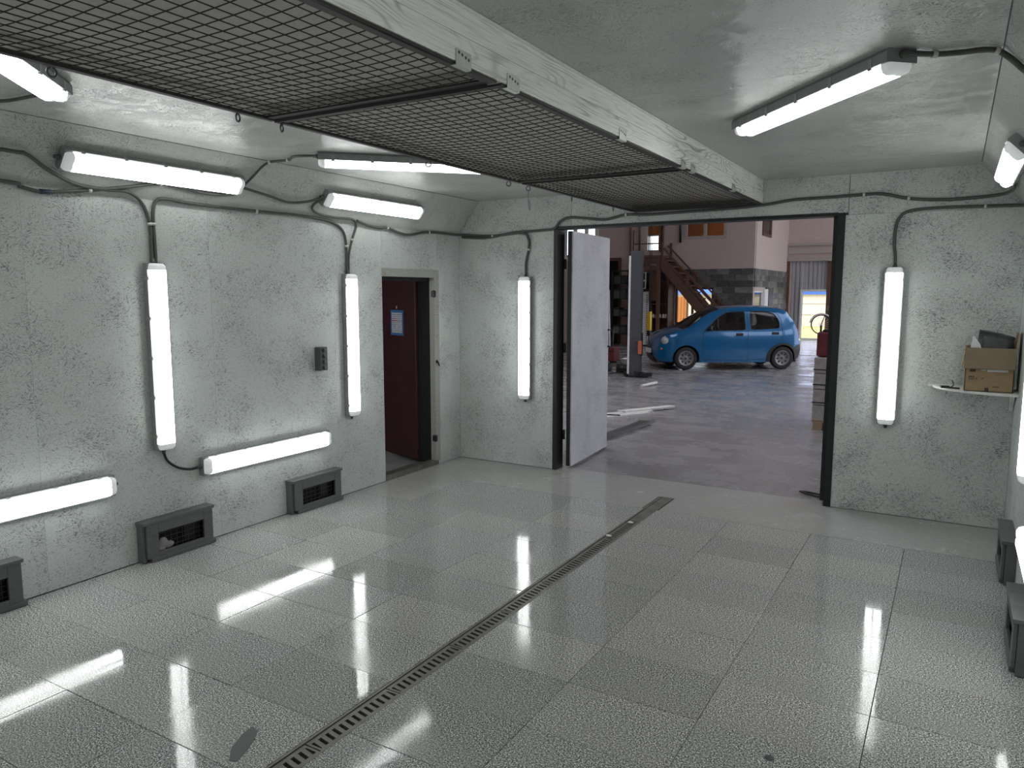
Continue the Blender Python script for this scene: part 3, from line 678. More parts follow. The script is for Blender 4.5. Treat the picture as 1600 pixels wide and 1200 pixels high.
o = bgm.build('plastic_bag', DKPLASTIC); tag(o, 'dark grey plastic bundle sticking out of the cardboard box', 'bag')
o = MB().prism([(.098, zs0+.25), (.20, zs0+.25), (.165, zs0+.345), (.122, zs0+.405)], 1, 6.352, 6.356).build('paper_sheet', PAPER); tag(o, 'white paper corner sticking out of the cardboard box', 'paper')
tl = thing('hand_tool', 'small dark metal tool lying on the shelf left of the cardboard box', 'tool', (0, 6.42, zs0))
MB().tube(smooth_path([(-.06, 6.43, zs0+.006), (-.01, 6.40, zs0+.009), (.06, 6.38, zs0+.009)], 3), .0065, 8).build('handle', STEEL_DK, tl)
MB().obox((-.035, 6.425, zs0+.012), (.06, .035, .014), Matrix.Rotation(.3, 3, 'Z'), 0, .003).build('jaw', STEEL_DK, tl)
MB().tube(smooth_path([(.0, 6.405, zs0+.01), (.02, 6.40, zs0+.03), (.012, 6.40, zs0+.055), (.008, 6.40, zs0+.065)], 3), .005, 7).build('lever', STEEL_GY, tl)

# ================================================================== HALL BEYOND THE GATEWAY
HX0, HX1, HY1, HZ = -16.0, 9.0, 30.5, 6.6
WX = -5.705                       # side wall of the inner building
hf = structure(MB().box((HX0, YE+.142, -.14), (HX1, 23.03, 0)).box((HX0, 23.17, -.14), (HX1, HY1, 0)).box((HX0, 23.03, -.14), (HX1, 23.17, -.05)).build('floor_hall', [HALLFLOOR]))
MB().box((HX0, 23.03, -.05), (HX1, 23.17, -.03)).build('floor_channel', BLACKMATT, hf)
m = MB()
for a, b, c, d in ((HX0, -9, YE+.14, HY1+.3), (-9, -3, YE+.14, 8), (-9, -3, 12.5, HY1+.3), (-3, 1.5, YE+.14, HY1+.3), (6.5, HX1, YE+.14, HY1+.3), (1.5, 6.5, YE+.14, 14.5), (1.5, 6.5, 29, HY1+.3)): m.box((a, c, HZ), (b, d, HZ+.2))  # gaps are unseen roof openings added to bring sky light into the hall
structure(m.build('ceiling_hall', [STUCCO]))
structure(MB().box((HX0, YE+.0, 2.9), (HX1, YE+.14, HZ)).box((HX0, YE, 0), (XL-.3, YE+.14, 2.9)).box((XR+.25, YE, 0), (HX1, YE+.14, 2.9)).build('wall_hall_front', [STUCCO]))
structure(MB().box((HX0-.2, YE, 0), (HX0, HY1, HZ)).build('wall_hall_left', [STUCCO]))
# right side of the hall: piers between wide openings that let the daylight in
m = MB(); m.box((HX1, YE, 6.0), (HX1+.25, HY1, HZ)).box((HX1, YE, 0), (HX1+.25, 19.4, 2.6))
for a, b in ((YE, 8.0), (13.0, 13.8), (19.0, 19.8), (25.0, 25.8), (29.6, HY1)): m.box((HX1, a, 0), (HX1+.25, b, 6.0))
structure(m.build('wall_hall_right', [STUCCO]))
# wall facing the booth: openings for landing door, windows, dark doorway
def holed(u0, u1, z0, z1, holes):
    us = sorted({u0, u1, *[h for q in holes for h in q[:2]]}); zz = sorted({z0, z1, *[h for q in holes for h in q[2:]]}); out = []
    for a, b in zip(us, us[1:]):
        for c, d in zip(zz, zz[1:]):
            if not any(q[0] <= (a+b)/2 <= q[1] and q[2] <= (c+d)/2 <= q[3] for q in holes): out.append((a, b, c, d))
    return out
FY = 25.0
holes = [(-9.40, -8.93, 3.24, 4.9), (-8.05, -6.62, 3.6, 4.95), (-12.6, -11.2, 3.0, 4.9), (-10.85, -10.38, 0, 3.0), (-8.32, -7.0, .75, 2.0)]
m = MB()
for a, b, c, d in holed(HX0, WX, 0, HZ, holes): m.box((a, FY, c), (b, FY+.18, d))
bmesh.ops.remove_doubles(m.b, verts=m.b.verts[:], dist=.0005)
wh = structure(m.build('wall_hall_back', [STUCCO]))
m = MB(); sh_ = [(25.95, 27.25, 3.72, 4.95), (25.12, 26.45, .75, 1.88)]
for a, b, c, d in holed(FY+.18, HY1, 0, HZ, sh_): m.box((WX-.06, a, c), (WX, b, d))
bmesh.ops.remove_doubles(m.b, verts=m.b.verts[:], dist=.0005)
ws = structure(m.build('wall_hall_side', [STUCCO]))
# block plinth, block by block
blk = {}
def block(par, key, size, loc):
    if key not in blk:
        o = MB().obox((0, 0, 0), size, None, 0, .006).build('stone_block', BLOCKM, par, world=False); blk[key] = o
    else: o = blk[key].copy(); COL.objects.link(o); o.parent = par
    o.location = loc
rk = random.Random(4)
for r in range(1, 13, 2):
    block(wh, 'ch', (.19, .05, .19), (WX-.098, FY-.018, .1+r*.201))
    if not .65 < .1+r*.201 < 1.95: block(ws, 'cs', (.05, .19, .19), (WX+.018, FY+.10, .1+r*.201))
for r in range(13):
    z = .1 + r*.201; x = WX - .0 - (.2 if r % 2 else 0)
    while x > -9.0:
        a, b = x-.39, x
        if not any(b > q[0]-.02 and a < q[1]+.02 and z+.09 > q[2] and z-.09 < q[3] for q in holes): block(wh, 'f', (.385, .05, .19), ((a+b)/2, FY-.018+rk.uniform(-.008, .006), z))
        elif r < 11:
            for q in holes[4:]:
                if a < q[0] < b and q[0]-a > .1: block(wh, 'fl%d' % (r % 2), (q[0]-a-.01, .05, .19), ((a+q[0])/2, FY-.018, z))
                elif a < q[1] < b and b-q[1] > .1: block(wh, 'fr%d' % (r % 2), (b-q[1]-.01, .05, .19), ((b+q[1])/2, FY-.018, z))
        x -= .395
    y = FY + (.2 if r % 2 else .0)
    while y < HY1-.35:
        a, b = y, y+.39
        if not any(b > q[0]-.02 and a < q[1]+.02 and z+.09 > q[2] and z-.09 < q[3] for q in sh_[1:]): block(ws, 's', (.05, .385, .19), (WX+.018+rk.uniform(-.006, .008), (a+b)/2, z))
        y += .395
# storey floor and panelled upper room
structure(MB().box((HX0, FY+.18, 2.9), (WX-.18, HY1, 3.2)).build('floor_upper', [DARKROOM]))
m = MB()
for k in range(60):
    y = FY+.19 + k*.0885
    m.box((HX0, y, 4.98), (WX-.19, y+.085, 5.0))
up = structure(m.build('ceiling_upper_room', [ORANGEWOOD])); 
m = MB()
for a, b, c, d in holed(HX0, WX-.18, 3.2, 5.2, [(-15.6, -13.4, 3.25, 4.9), (-12.6, -10.2, 3.55, 4.25), (-8.0, -5.95, 3.3, 4.9)]): m.box((a, HY1-.02, c), (b, HY1+.12, d))  # rightmost opening is out of sight, added to light the upper room
structure(m.build('wall_upper_back', [ORANGEWOOD]))
m = MB()
for a, b, c, d in holed(HX0, WX-.18, 0, 2.9, [(-11.5, -6.0, .35, 2.6)]): m.box((a, HY1-.02, c), (b, HY1+.12, d))
structure(m.build('wall_ground_back', [DARKROOM]))
MB().box((WX-.25, FY+.19, 3.2), (WX-.185, 25.9, 5)).box((WX-.25, 27.3, 3.2), (WX-.185, HY1-.03, 5)).build('wood_lining', ORANGEWOOD, ws)
def window(name, axis, pos, a0, a1, z0, z1, frame, fw=.07, mull=(), trans=(), depth=.08, pane=GLASS):
    r = structure(bpy.data.objects.new(name, None)); COL.objects.link(r); r.location = (a0, pos, z0) if axis == 1 else (pos, a0, z0)
    def b(m, p0, p1, q0, q1, d0, d1): 
        return m.box((p0, pos+d0, q0), (p1, pos+d1, q1)) if axis == 1 else m.box((pos+d0, p0, q0), (pos+d1, p1, q1))
    m = MB(); b(m, a0, a0+fw, z0, z1, 0, depth); b(m, a1-fw, a1, z0, z1, 0, depth); b(m, a0+fw, a1-fw, z0, z0+fw, 0, depth); b(m, a0+fw, a1-fw, z1-fw, z1, 0, depth)
    m.build('window_frame', frame, r)
    for u in mull: b(MB(), u-fw/2, u+fw/2, z0+fw, z1-fw, .004, depth-.004).build('mullion', frame, r)
    for z in trans: b(MB(), a0+fw, a1-fw, z-fw/2, z+fw/2, .006, depth-.006).build('transom', frame, r)
    us = [a0+fw] + [q for u in mull for q in (u-fw/2, u+fw/2)] + [a1-fw]
    for i in range(0, len(us), 2): b(MB(), us[i], us[i+1], z0+fw, z1-fw, depth/2-.004, depth/2+.004).build('pane', pane, r)
    return r
window('window_1', 1, FY-.02, -8.05, -6.62, 3.6, 4.95, BEIGE, .10, (-7.34,))
window('window_2', 1, FY-.03, -12.6, -11.2, 3.0, 4.9, WHITE, .13, (-12.13, -11.68))
window('window_3', 1, HY1-.0, -12.6, -10.2, 3.55, 4.25, PVC, .06, (-11.8, -11.35, -10.9))
window('window_4', 0, WX-.03, 25.95, 27.25, 3.72, 4.95, BROWNWOOD, .09)
w5 = window('window_5', 0, WX-.045, 25.12, 26.45, .75, 1.88, PVC, .05, depth=.03)
window('window_6', 1, FY+.05, -8.32, -7.0, .75, 2.0, BROWNWOOD, .07, (-7.72,))
MB().box((WX+.0, 26.47, .72), (WX+.06, 27.0, 1.95)).box((WX+.06, 26.5, .78), (WX+.07, 26.7, 1.9)).build('open_casement', PVC, w5)
MB().box((WX+.02, 27.05, .72), (WX+.07, 27.8, 1.98)).build('dark_shutter', POSTGREY, ws)
# doorway and its frame, a black sheet painting the dark inside
d4 = structure(bpy.data.objects.new('door_4', None)); COL.objects.link(d4); d4.location = (-10.6, FY, 0)
MB().box((-10.93, FY-.05, 0), (-10.83, FY+.1, 3.05)).box((-10.40, FY-.05, 0), (-10.30, FY+.1, 3.05)).box((-10.83, FY-.05, 2.95), (-10.40, FY+.1, 3.05)).build('door_frame', BROWNWOOD, d4)
MB().box((-10.85, FY+.12, 0), (-10.38, FY+.15, 3.0)).build('dark_interior_sheet', BLACKMATT, d4)
# gate wall
GY = HY1
m = MB()
for a, b, c, d in holed(WX, HX1, 0, HZ, [(-5.55, 3.2, 0, 3.05)]): m.box((a, GY, c), (b, GY+.25, d))
structure(m.build('wall_gate', [STUCCO]))
d3 = structure(bpy.data.objects.new('door_3', None)); COL.objects.link(d3); d3.location = (-5.5, GY, 0)
for (z0, z1, d) in ((3.02, 3.16, .14), (3.30, 3.52, .08), (3.60, 3.68, .11)): MB().box((WX+.02, GY-d, z0), (3.3, GY-.001, z1)).build('lintel_beam', BEIGE, d3)
MB().box((-5.72, GY-.10, 0), (-5.60, GY-.002, 3.02)).build('gate_jamb', BROWNWOOD, d3)
def corrugated(x0, x1, z0, z1, y):
    m = MB(); p = .155; n = int(math.ceil((x1-x0)/p)); pts = []
    for k in range(n):
        a = x0 + k*p
        for du, dy in ((0, 0), (.055, 0), (.07, .035), (.14, .035)): 
            if a+du <= x1: pts.append((a+du, y-dy))
    pts.append((x1, pts[-1][1]))
    A = m.vs([(x, yy, z0) for x, yy in pts]); B = m.vs([(x, yy, z1) for x, yy in pts])
    for k in range(len(pts)-1): m.b.faces.new((A[k], A[k+1], B[k+1], B[k]))
    return m
m = corrugated(-5.60, -5.10, .06, 3.10, GY+.10)
m.build('corrugated_sheet', CORR, d3); corrugated(-5.135, -4.22, 1.93, 3.10, GY+.14).build('corrugated_sheet', CORR, d3)
corrugated(-4.15, 3.1, .06, 3.10, GY+.10).build('corrugated_sheet', CORR, d3)
MB().box((-4.26, GY+.03, .0), (-4.13, GY+.12, 3.02)).build('gate_post', BROWNWOOD, d3)
MB().box((-5.20, GY+.04, .06), (-5.13, GY+.11, 1.95)).box((-5.13, GY+.04, 1.87), (-4.26, GY+.11, 1.95)).box((-5.13, GY+.04, .0), (-4.26, GY+.11, .09)).build('wicket_frame', WHITE, d3)
# outside, seen through the wicket and the windows
structure(MB().box((-40, GY+.26, -.15), (30, 70, -.02)).build('ground_outside', [GRASS]))
structure(MB().box((-24, 44, -.02), (6, 44.3, 1.74)).build('wall_outside', [OUTWALL]))
for k in range(3): MB().box((-24, 43.97, .62+k*.6), (6, 44.0, .64+k*.6)).build('wall_joint', BEIGE, bpy.data.objects['wall_outside'])
structure(MB().prism([(43.8, 1.74), (43.8, 1.95), (47, 3.2), (47, 1.74)], 0, -8.6, 6).build('roof_outside', [ROOFBLUE]))
fo = thing('corrugated_fence', 'orange ribbed fence outside, seen under the wooden stairs', 'fence', (-13, 36, 0))
m = corrugated(-16, -11.35, .0, 1.62, 36); m.build('fence_sheet', plain('orange_fence', (.78, .33, .12), .6), fo)
MB().box((-11.35, 35.9, 0), (-11.28, 36.0, 1.75)).box((-14, 35.9, 0), (-13.93, 36.0, 1.75)).build('fence_post', BROWNWOOD, fo)
ou = thing('outbuilding', 'pale outbuilding with blue roof outside the back windows', 'building', (-12, 40, 0))
MB().box((-15.5, 40, 0), (-9.2, 43, 1.75)).build('wall', OUTWALL, ou); MB().prism([(39.7, 1.75), (43.3, 1.75), (41.5, 2.75)], 0, -15.8, -9).build('roof', ROOFBLUE, ou)
# ------------------------------------------------------------------ wooden stairs
st = thing('wooden_stairs', 'brown wooden stairs with handrails rising to the landing', 'stairs', (-7.5, 24.2, 0))
X0s, Z0s, X1s, Z1s = -8.52, 3.05, -5.95, .12
for y in (24.05, 24.90):
    MB().bar((X0s, y, Z0s-.12), (X1s, y, Z1s-.10), .05, .30, up=(0, 1, 0)).build('stringer', BROWNWOOD, st) if False else MB().prism([(X0s, Z0s), (X1s, Z1s), (X1s-.30, Z1s-.11), (X0s, Z0s-.42)], 1, y-.025, y+.025).build('stringer', BROWNWOOD, st)
NT_ = 14
for k in range(NT_):
    t_ = (k+.5)/NT_; x = X0s+(X1s-X0s)*t_; z = Z0s+(Z1s-Z0s)*t_-.06
    MB().box((x-.12, 24.076, z-.02), (x+.12, 24.874, z+.02)).build('tread', BROWNWOOD, st)
for y in (24.05, 24.90):
    MB().bar((X0s-.05, y, Z0s+.36), (X1s, y, Z1s+.62), .05, .05).build('handrail', BROWNWOOD, st)
    MB().bar((X0s, y, Z0s+.02), (X1s, y, Z1s+.26), .035, .05).build('mid_rail', BROWNWOOD, st)
    for t_ in (.02, .36, .68, .97):
        x = X0s+(X1s-X0s)*t_; z = Z0s+(Z1s-Z0s)*t_
        MB().box((x-.035, y-.035, z-.2), (x+.035, y+.035, z+.50)).build('post', BROWNWOOD, st)
ld_ = thing('stair_landing', 'dark brown wooden landing at the top of the stairs', 'landing', (-9.1, 24.4, 0))
MB().box((-9.5, 24.0, 2.98), (X0s, 24.95, 3.06)).build('deck', BROWNWOOD, ld_)
for (z0, z1) in ((2.55, 2.72), (2.78, 2.96)): MB().box((-9.48, 24.02, z0), (X0s-.01, 24.08, z1)).build('fascia_board', BROWNWOOD, ld_)
for x in (-9.45, X0s-.06):
    for y in (24.05, 24.9): MB().box((x-.05, y-.05, 0), (x+.05, y+.05, 2.98)).build('leg', BROWNWOOD, ld_)
MB().box((-8.95, 24.15, 1.55), (-8.58, 24.2, 2.55)).build('side_boarding', BROWNWOOD, ld_)
MB().box((-9.5, 24.02, 3.42), (-8.57, 24.06, 3.46)).box((-9.5, 24.02, 3.06), (-9.45, 24.07, 3.9)).build('rail', BROWNWOOD, ld_)
ps = thing('plank_shelving', 'dim brown shelving under the stair landing', 'shelving', (-8.75, 24.6, 0))
for z in (.45, .95, 1.42): MB().box((-8.98, 24.35, z), (-8.35, 24.9, z+.03)).build('shelf', BROWNWOOD, ps)
MB().box((-8.99, 24.9, 0), (-8.34, 24.95, 2.2)).build('back_board', BROWNWOOD, ps)
for x in (-8.99, -8.36): MB().box((x, 24.35, 0), (x+.03, 24.9, 2.1)).build('upright', BROWNWOOD, ps)
JARG = 'pale jars on the shelving under the landing'
for k, x in enumerate((-8.88, -8.76, -8.65, -8.52, -8.43)):
    o = MB().lathe([(0, 0), (.04, 0), (.043, .01), (.043, .085), (.03, .10), (.03, .12), (0, .12)], (0, 0, 0), n=12).build('jar', WHITE, None, loc=(x, 24.45, .98)); tag(o, 'small pale jar on the dim shelving under the landing, %s from left' % ('first', 'second', 'third', 'fourth', 'fifth')[k], 'jar', JARG)
# white cabinet and two-pane frame left of the stairs
cbn = thing('white_cabinet', 'tall white sheet metal cabinet behind the grey lift post', 'cabinet', (-9.2, 24.5, 0))
MB().box((-9.45, 24.3, .04), (-9.0, 24.75, 1.86), bev=.01).build('body', WHITE, cbn)
MB().box((-9.44, 24.28, .08), (-9.01, 24.299, 1.82)).build('door', PVC, cbn); MB().box((-9.42, 24.25, .85), (-9.40, 24.28, 1.1)).build('handle', STEEL_DK, cbn)
hb = MB()
for k in range(22): hb.box((-9.07, 24.272, .12+k*.076), (-9.03, 24.28, .15+k*.076))
hb.build('perforated_strip', STEEL_DK, cbn)
tf = thing('two_pane_wall_unit', 'white framed unit with two dark panes above the white cabinet', 'wall unit', (-9.32, 24.3, 1.95))
MB().box((-9.56, 24.35, 1.96), (-9.12, 24.72, 2.50)).build('body', STEEL_DK, tf)
for (z0, z1) in ((1.98, 2.20), (2.26, 2.48)):
    MB().box((-9.56, 24.33, z0-.03), (-9.12, 24.35, z0)).box((-9.56, 24.33, z1), (-9.12, 24.35, z1+.03)).box((-9.56, 24.33, z0), (-9.52, 24.35, z1)).box((-9.16, 24.33, z0), (-9.12, 24.35, z1)).build('white_frame', PVC, tf)
    MB().box((-9.52, 24.34, z0), (-9.16, 24.349, z1)).build('dark_pane', BLACK, tf)
# wall pipes
for k, (x, z0) in enumerate(((-9.95, 2.0), (-9.62, 2.6), (-8.86, 3.2), (-8.78, 3.2))):
    tag(MB().tube([(x, FY-.06, z0), (x, FY-.06, 6.5)], .035, 8).build('wall_pipe', BROWNWOOD if k != 1 else STEEL_GY), ['brown pipe climbing the pink wall left of the lift post', 'grey pipe on the wall just above the lift post', 'left of two brown pipes beside the landing doorway', 'right of two brown pipes beside the landing doorway'][k], 'pipe')
dp = tag(MB().tube([(-8.16, FY-.06, 3.5), (-8.17, FY-.06, 4.1), (-8.14, FY-.06, 4.9)], .04, 8).build('dark_pipe', BLACK), 'short black pipe at the left edge of the orange window', 'pipe')
# clutter between doorway and post
rk_ = thing('storage_rack', 'dark metal rack crowded with boxes beside the dark doorway', 'rack', (-9.95, 24.3, 0))
for x in (-10.22, -9.62):
    for y in (24.0, 24.6): MB().box((x-.02, y-.02, 0), (x+.02, y+.02, 2.6)).build('upright', STEEL_DK, rk_)
for z in (.4, 1.0, 1.6, 2.1, 2.55): MB().box((-10.24, 23.98, z), (-9.6, 24.62, z+.03)).build('shelf', STEEL_DK, rk_)
rj = random.Random(11)
for z in (.43, 1.03, 1.63, 2.13):
    x = -10.18
    for j in range(2):
        wd = rj.uniform(.2, .27); hh = rj.uniform(.2, .34)
        o = MB().box((x, 24.05, z+.001), (x+wd, 24.45, z+hh), bev=.01).build('dark_box', plain('dim_box_%d' % (j+int(z)), (rj.uniform(.03, .12),)*3, .7)); 
        MB().box((x-.004, 24.046, z+hh-.05), (x+wd+.004, 24.454, z+hh+.004)).build('box_lid', BLACK, o); o.location = (0, 0, 0)
        tag(o, 'dim %s lidded box on the dark rack, %s shelf' % (('left', 'right')[j], {.43: 'lowest', 1.03: 'second', 1.63: 'third', 2.13: 'top'}[z]), 'box', 'lidded boxes on the dark rack'); x += wd+.03
# ------------------------------------------------------------------ lift post
lp = thing('lift_post', 'dark grey vehicle lift post standing left of the blue car', 'lift', (-5.93, 15.32, 0))
c_, s_ = math.cos(.50), math.sin(.50); RP = Matrix(((c_, -s_, 0), (s_, c_, 0), (0, 0, 1)))
def pb(m, a, b): 
    ctr = Vector(((a[0]+b[0])/2, (a[1]+b[1])/2, (a[2]+b[2])/2)); return m.obox(Vector((-5.93, 15.32, 0)) + RP @ ctr, [abs(b[i]-a[i]) for i in range(3)], RP)
m = MB(); pb(m, (-.15, -.02, .02), (.09, .0, 2.71)); pb(m, (-.15, 0, .02), (-.13, .22, 2.71)); pb(m, (-.13, .20, .02), (.15, .22, 2.71)); m.build('post', POSTGREY, lp)
m = MB(); pb(m, (-.24, -.16, 0), (.24, .34, .02)); m.build('base_plate', STEEL_DK, lp)
m = MB(); pb(m, (-.12, .02, .45), (.14, .19, .95)); m.build('carriage', STEEL_DK, lp)
m = MB(); pb(m, (.02, -.10, .50), (.10, -.03, .78)); m.build('orange_stop', ORANGE, lp)
m = MB(); pb(m, (-.20, -.06, .0), (-.16, -.02, 2.6)); m.build('pale_conduit', WHITE, lp)
for (x, y) in ((-.19, -.11), (.19, -.11), (.19, .29), (-.19, .29)):
    p = Vector((-5.93, 15.32, 0)) + RP @ Vector((x, y, .02)); MB().cyl(p, p+Vector((0, 0, .05)), .022, 6).build('anchor_bolt', BLACK, lp)
m = MB(); pb(m, (.05, -.32, .03), (.30, -.18, .10)); pb(m, (-.05, -.25, .03), (.10, -.10, .12)); m.build('lift_foot', BLACK, lp)
ch = thing('chain_hoist_control', 'yellow hanging hoist control with hook right of the lift post', 'hoist', (-5.86, 15.9, 1.0))
q0 = Vector((-5.875, 15.9, 0))
MB().tube([q0+Vector((0, 0, 6.55)), q0+Vector((0, 0, 1.34))], .009, 6).build('cable', BLACK, ch)
MB().tube([q0+Vector((.035, 0, 6.55)), q0+Vector((.035, 0, 1.34))], .007, 6).build('chain', STEEL_DK, ch)
MB().box(q0+Vector((-.035, -.05, .98)), q0+Vector((.055, .05, 1.40)), bev=.015).build('yellow_body', YELLOW, ch)
MB().box(q0+Vector((-.03, -.045, .86)), q0+Vector((.05, .045, .98)), bev=.012).build('dark_base', STEEL_DK, ch)
MB().tube(smooth_path([q0+Vector((.005, 0, .87)), q0+Vector((.005, 0, .77)), q0+Vector((.05, 0, .72)), q0+Vector((.05, 0, .64)), q0+Vector((.0, 0, .61)), q0+Vector((-.045, 0, .66))], 4), .014, 8).build('hook', BLACK, ch)
pole = tag(MB().tube([(-9.55, 22.2, 1.9), (-8.9, 20.8, .02)], .022, 8).build('leaning_pole', WHITE), 'thin white pole leaning behind the lift post', 'pole')
bk = thing('white_bucket', 'white bucket on the floor left of the lift post', 'bucket', (-6.55, 16.4, 0))
MB().lathe([(.0, .0), (.115, 0), (.145, .27), (.150, .27), (.150, .285), (.140, .285), (.112, .012), (0, .012)], (-6.55, 16.4, .002), n=20).build('pail', PVC, bk)
MB().tube([(-6.55+.152*math.cos(t), 16.4, .27+.13*math.sin(t)) for t in [k*PI/8 for k in range(9)]], .005, 6).build('bail_handle', STEEL_GY, bk)
ty = tag(MB().lathe([(.17, -.07), (.26, -.085), (.295, -.06), (.30, 0), (.295, .06), (.26, .085), (.17, .07), (.165, 0), (.17, -.07)], (-7.1, 16.0, .087), n=24).build('old_tyre', RUBBER), 'black tyre lying on the floor left of the lift post', 'tyre')
mo = thing('pump_unit', 'dark hydraulic pump lying at the foot of the lift post', 'pump', (-6.42, 15.75, 0))
MB().cyl((-6.55, 15.72, .11), (-6.30, 15.80, .11), .10, 14).build('motor', STEEL_DK, mo); MB().box((-6.36, 15.62, 0), (-6.20, 15.78, .14), bev=.01).build('tank', BLACK, mo)
MB().tube(smooth_path([(-6.3, 15.7, .12), (-6.5, 15.45, .03), (-6.75, 15.25, .015), (-6.9, 15.0, .012), (-6.6, 14.9, .012)], 4), .012, 6).build('hose', BLACK, mo)
rm = thing('red_machine', 'dark red tool chest standing in the clutter by the doorway', 'chest', (-7.9, 18.0, 0))
MB().box((-8.2, 17.8, .06), (-7.5, 18.2, .42), bev=.02).build('case', REDCLOTH, rm); MB().box((-8.21, 17.78, .30), (-7.49, 17.80, .33)).build('seam', BLACK, rm)
for x in (-8.1, -7.6): MB().cyl((x, 17.85, .04), (x, 18.15, .04), .04, 12).build('wheel', RUBBER, rm)
# ------------------------------------------------------------------ floor pieces near the leaf
PG = 'white boards lying behind the gate leaf'
for k, (o_, l0, l1, z) in enumerate(((0, 0, 1.31, .0), (.105, .1, 1.0, .0), (.21, -.1, .85, .0), (-.12, .55, 1.6, .0), (.05, .5, 1.5, .0235))):
    a = (-4.50+.88*o_+.48*l0, 10.0-.48*o_+.88*l0); b = (-4.50+.88*o_+.48*l1, 10.0-.48*o_+.88*l1); z += .0115
    a3, b3 = Vector((*a, z)), Vector((*b, z)); d_ = b3-a3
    tag(MB().bar((0, 0, 0), d_, .085, .022).build('white_board', WHITE, None, loc=a3), ['white board in floor pile behind gate leaf, longest lower one', 'white board in floor pile behind gate leaf, short middle one', 'white board in floor pile behind gate leaf, nearest one', 'white board in floor pile behind gate leaf, farthest one', 'white board lying across the top of the floor pile'][k], 'board', PG)
gs = MB().bar((-3.72, 8.35, .02), (-3.60, 9.75, .05), .16, .004).bar((-3.60, 8.35, .03), (-3.48, 9.75, .06), .008, .05).build('metal_sheet', STEEL_GY); tag(gs, 'grey folded metal strip lying on the hall floor beyond the leaf', 'sheet')
tag(MB().tube([(-5.15, 13.6, .02), (-5.02, 14.1, .05)], .03, 8).build('pipe_offcut', WHITE), 'short white pipe offcut on the floor near the gate handle', 'pipe')
tag(MB().tube(smooth_path([(-.92, 6.95, .012), (-1.0, 6.98, .012), (-1.12, 7.03, .02), (-1.02, 7.06, .012), (-.9, 7.02, .012)], 4), .009, 6).build('steel_stub', STEEL_DK), 'dark bent steel scrap at the foot of the right gate jamb', 'scrap')
# ------------------------------------------------------------------ pallet with blocks and red cover
plt = thing('wooden_pallet', 'raw wooden pallet under the strapped pale blocks right of gateway', 'pallet', (-1.0, 11.0, 0))
for i, x in enumerate((-1.55, -1.12, -.69)): 
    for y in (10.56, 11.02, 11.48): MB().box((x, y-.07, .022), (x+.12, y+.07, .10)).build('bearer_block', RAWWOOD, plt)
for y in (10.5, 10.82, 11.14, 11.46): MB().box((-1.57, y, .10), (-.55, y+.10, .122)).build('deck_board', RAWWOOD, plt)
for x in (-1.56, -1.12, -.68): MB().box((x, 10.48, 0), (x+.12, 11.58, .022)).build('bottom_board', RAWWOOD, plt)
CG = 'concrete blocks strapped on the pallet'
base_ = None
for r in range(4):
    for i in range(3):
        for j in range(2):
            nm = ('lowest', 'second', 'third', 'top')[r]
            ro = MB() if base_ is None else None
            if base_ is None:
                ro.box((-.16, -.26, 0), (.16, .26, .205), bev=.006); o = ro.build('concrete_block', CONCBLK, world=False); base_ = o
            else: o = base_.copy(); COL.objects.link(o)
            o.location = (-1.41+i*.328, 10.76+j*.53, .1235+r*.212)
            tag(o, 'pale concrete block strapped on the pallet, %s course, %s %s' % (nm, ('front', 'rear')[j], ('left', 'middle', 'right')[i]), 'block', CG)
sp2 = thing('packing_straps', 'dark straps around the pale block stack on the pallet', 'strap', (-1.1, 10.5, .12))
for z in (.36, .60, .80): MB().box((-1.578, 10.494, z), (-.58, 10.498, z+.014)).build('strap', BLACK, sp2)
for x in (-1.36, -.9): MB().box((x, 10.490, .125), (x+.016, 10.494, .97)).build('strap', BLACK, sp2)
rc = thing('red_covered_crate', 'dark red covered crate on top of the strapped block stack', 'crate', (-1.2, 10.9, .975))
MB().box((-1.56, 10.55, .975), (-.75, 11.35, 1.30), bev=.025).build('cover', REDCLOTH, rc); MB().box((-1.50, 10.6, 1.30), (-.8, 11.3, 1.33), bev=.01).build('lid', STEEL_DK, rc)
# ------------------------------------------------------------------ bicycle by the wicket door
by = thing('bicycle', 'bicycle with pale mudguard standing by the wicket door', 'bicycle', (-4.0, 28.0, 0))
def wheel(cx, cz, R_, par):
    w_ = MB().tube([(cx+R_*math.cos(t), 28.0, cz+R_*math.sin(t)) for t in [k*2*PI/28 for k in range(29)]], .022, 6, 0, False).build('tyre', RUBBER, par)
    sp_ = MB()
    for k in range(18):
        t = k*2*PI/18; sp_.tube([(cx+.03*math.cos(t), 28.0+(.02 if k % 2 else -.02), cz+.03*math.sin(t)), (cx+R_*math.cos(t), 28.0, cz+R_*math.sin(t))], .0035, 4)
    sp_.cyl((cx, 27.96, cz), (cx, 28.04, cz), .03, 10); sp_.build('spokes', PVC, par)
wheel(-4.02, .72, .33, by); wheel(-2.95, .72, .33, by)
MB().tube([(-4.02+.375*math.cos(t), 28.0, .72+.375*math.sin(t)) for t in [PI*.15+k*PI*.8/14 for k in range(15)]], .026, 6).build('mudguard', PVC, by)
MB().tube([(-4.02, 28, .72), (-3.85, 28, 1.22), (-3.82, 28, 1.32)], .016, 8).tube([(-3.82, 27.75, 1.34), (-3.82, 28, 1.32), (-3.82, 28.25, 1.34)], .013, 8).tube([(-3.85, 28, 1.18), (-3.42, 28, .70), (-2.95, 28, .72)], .018, 8).tube([(-3.86, 28, 1.2), (-3.25, 28, 1.15), (-3.42, 28, .70)], .016, 8).tube([(-3.25, 28, 1.15), (-2.95, 28, .72)], .013, 8).build('frame', STEEL_GY, by)
MB().box((-3.38, 27.93, 1.24), (-3.12, 28.07, 1.29), bev=.02).tube([(-3.25, 28, 1.14), (-3.25, 28, 1.26)], .013, 8).build('saddle', BLACK, by)
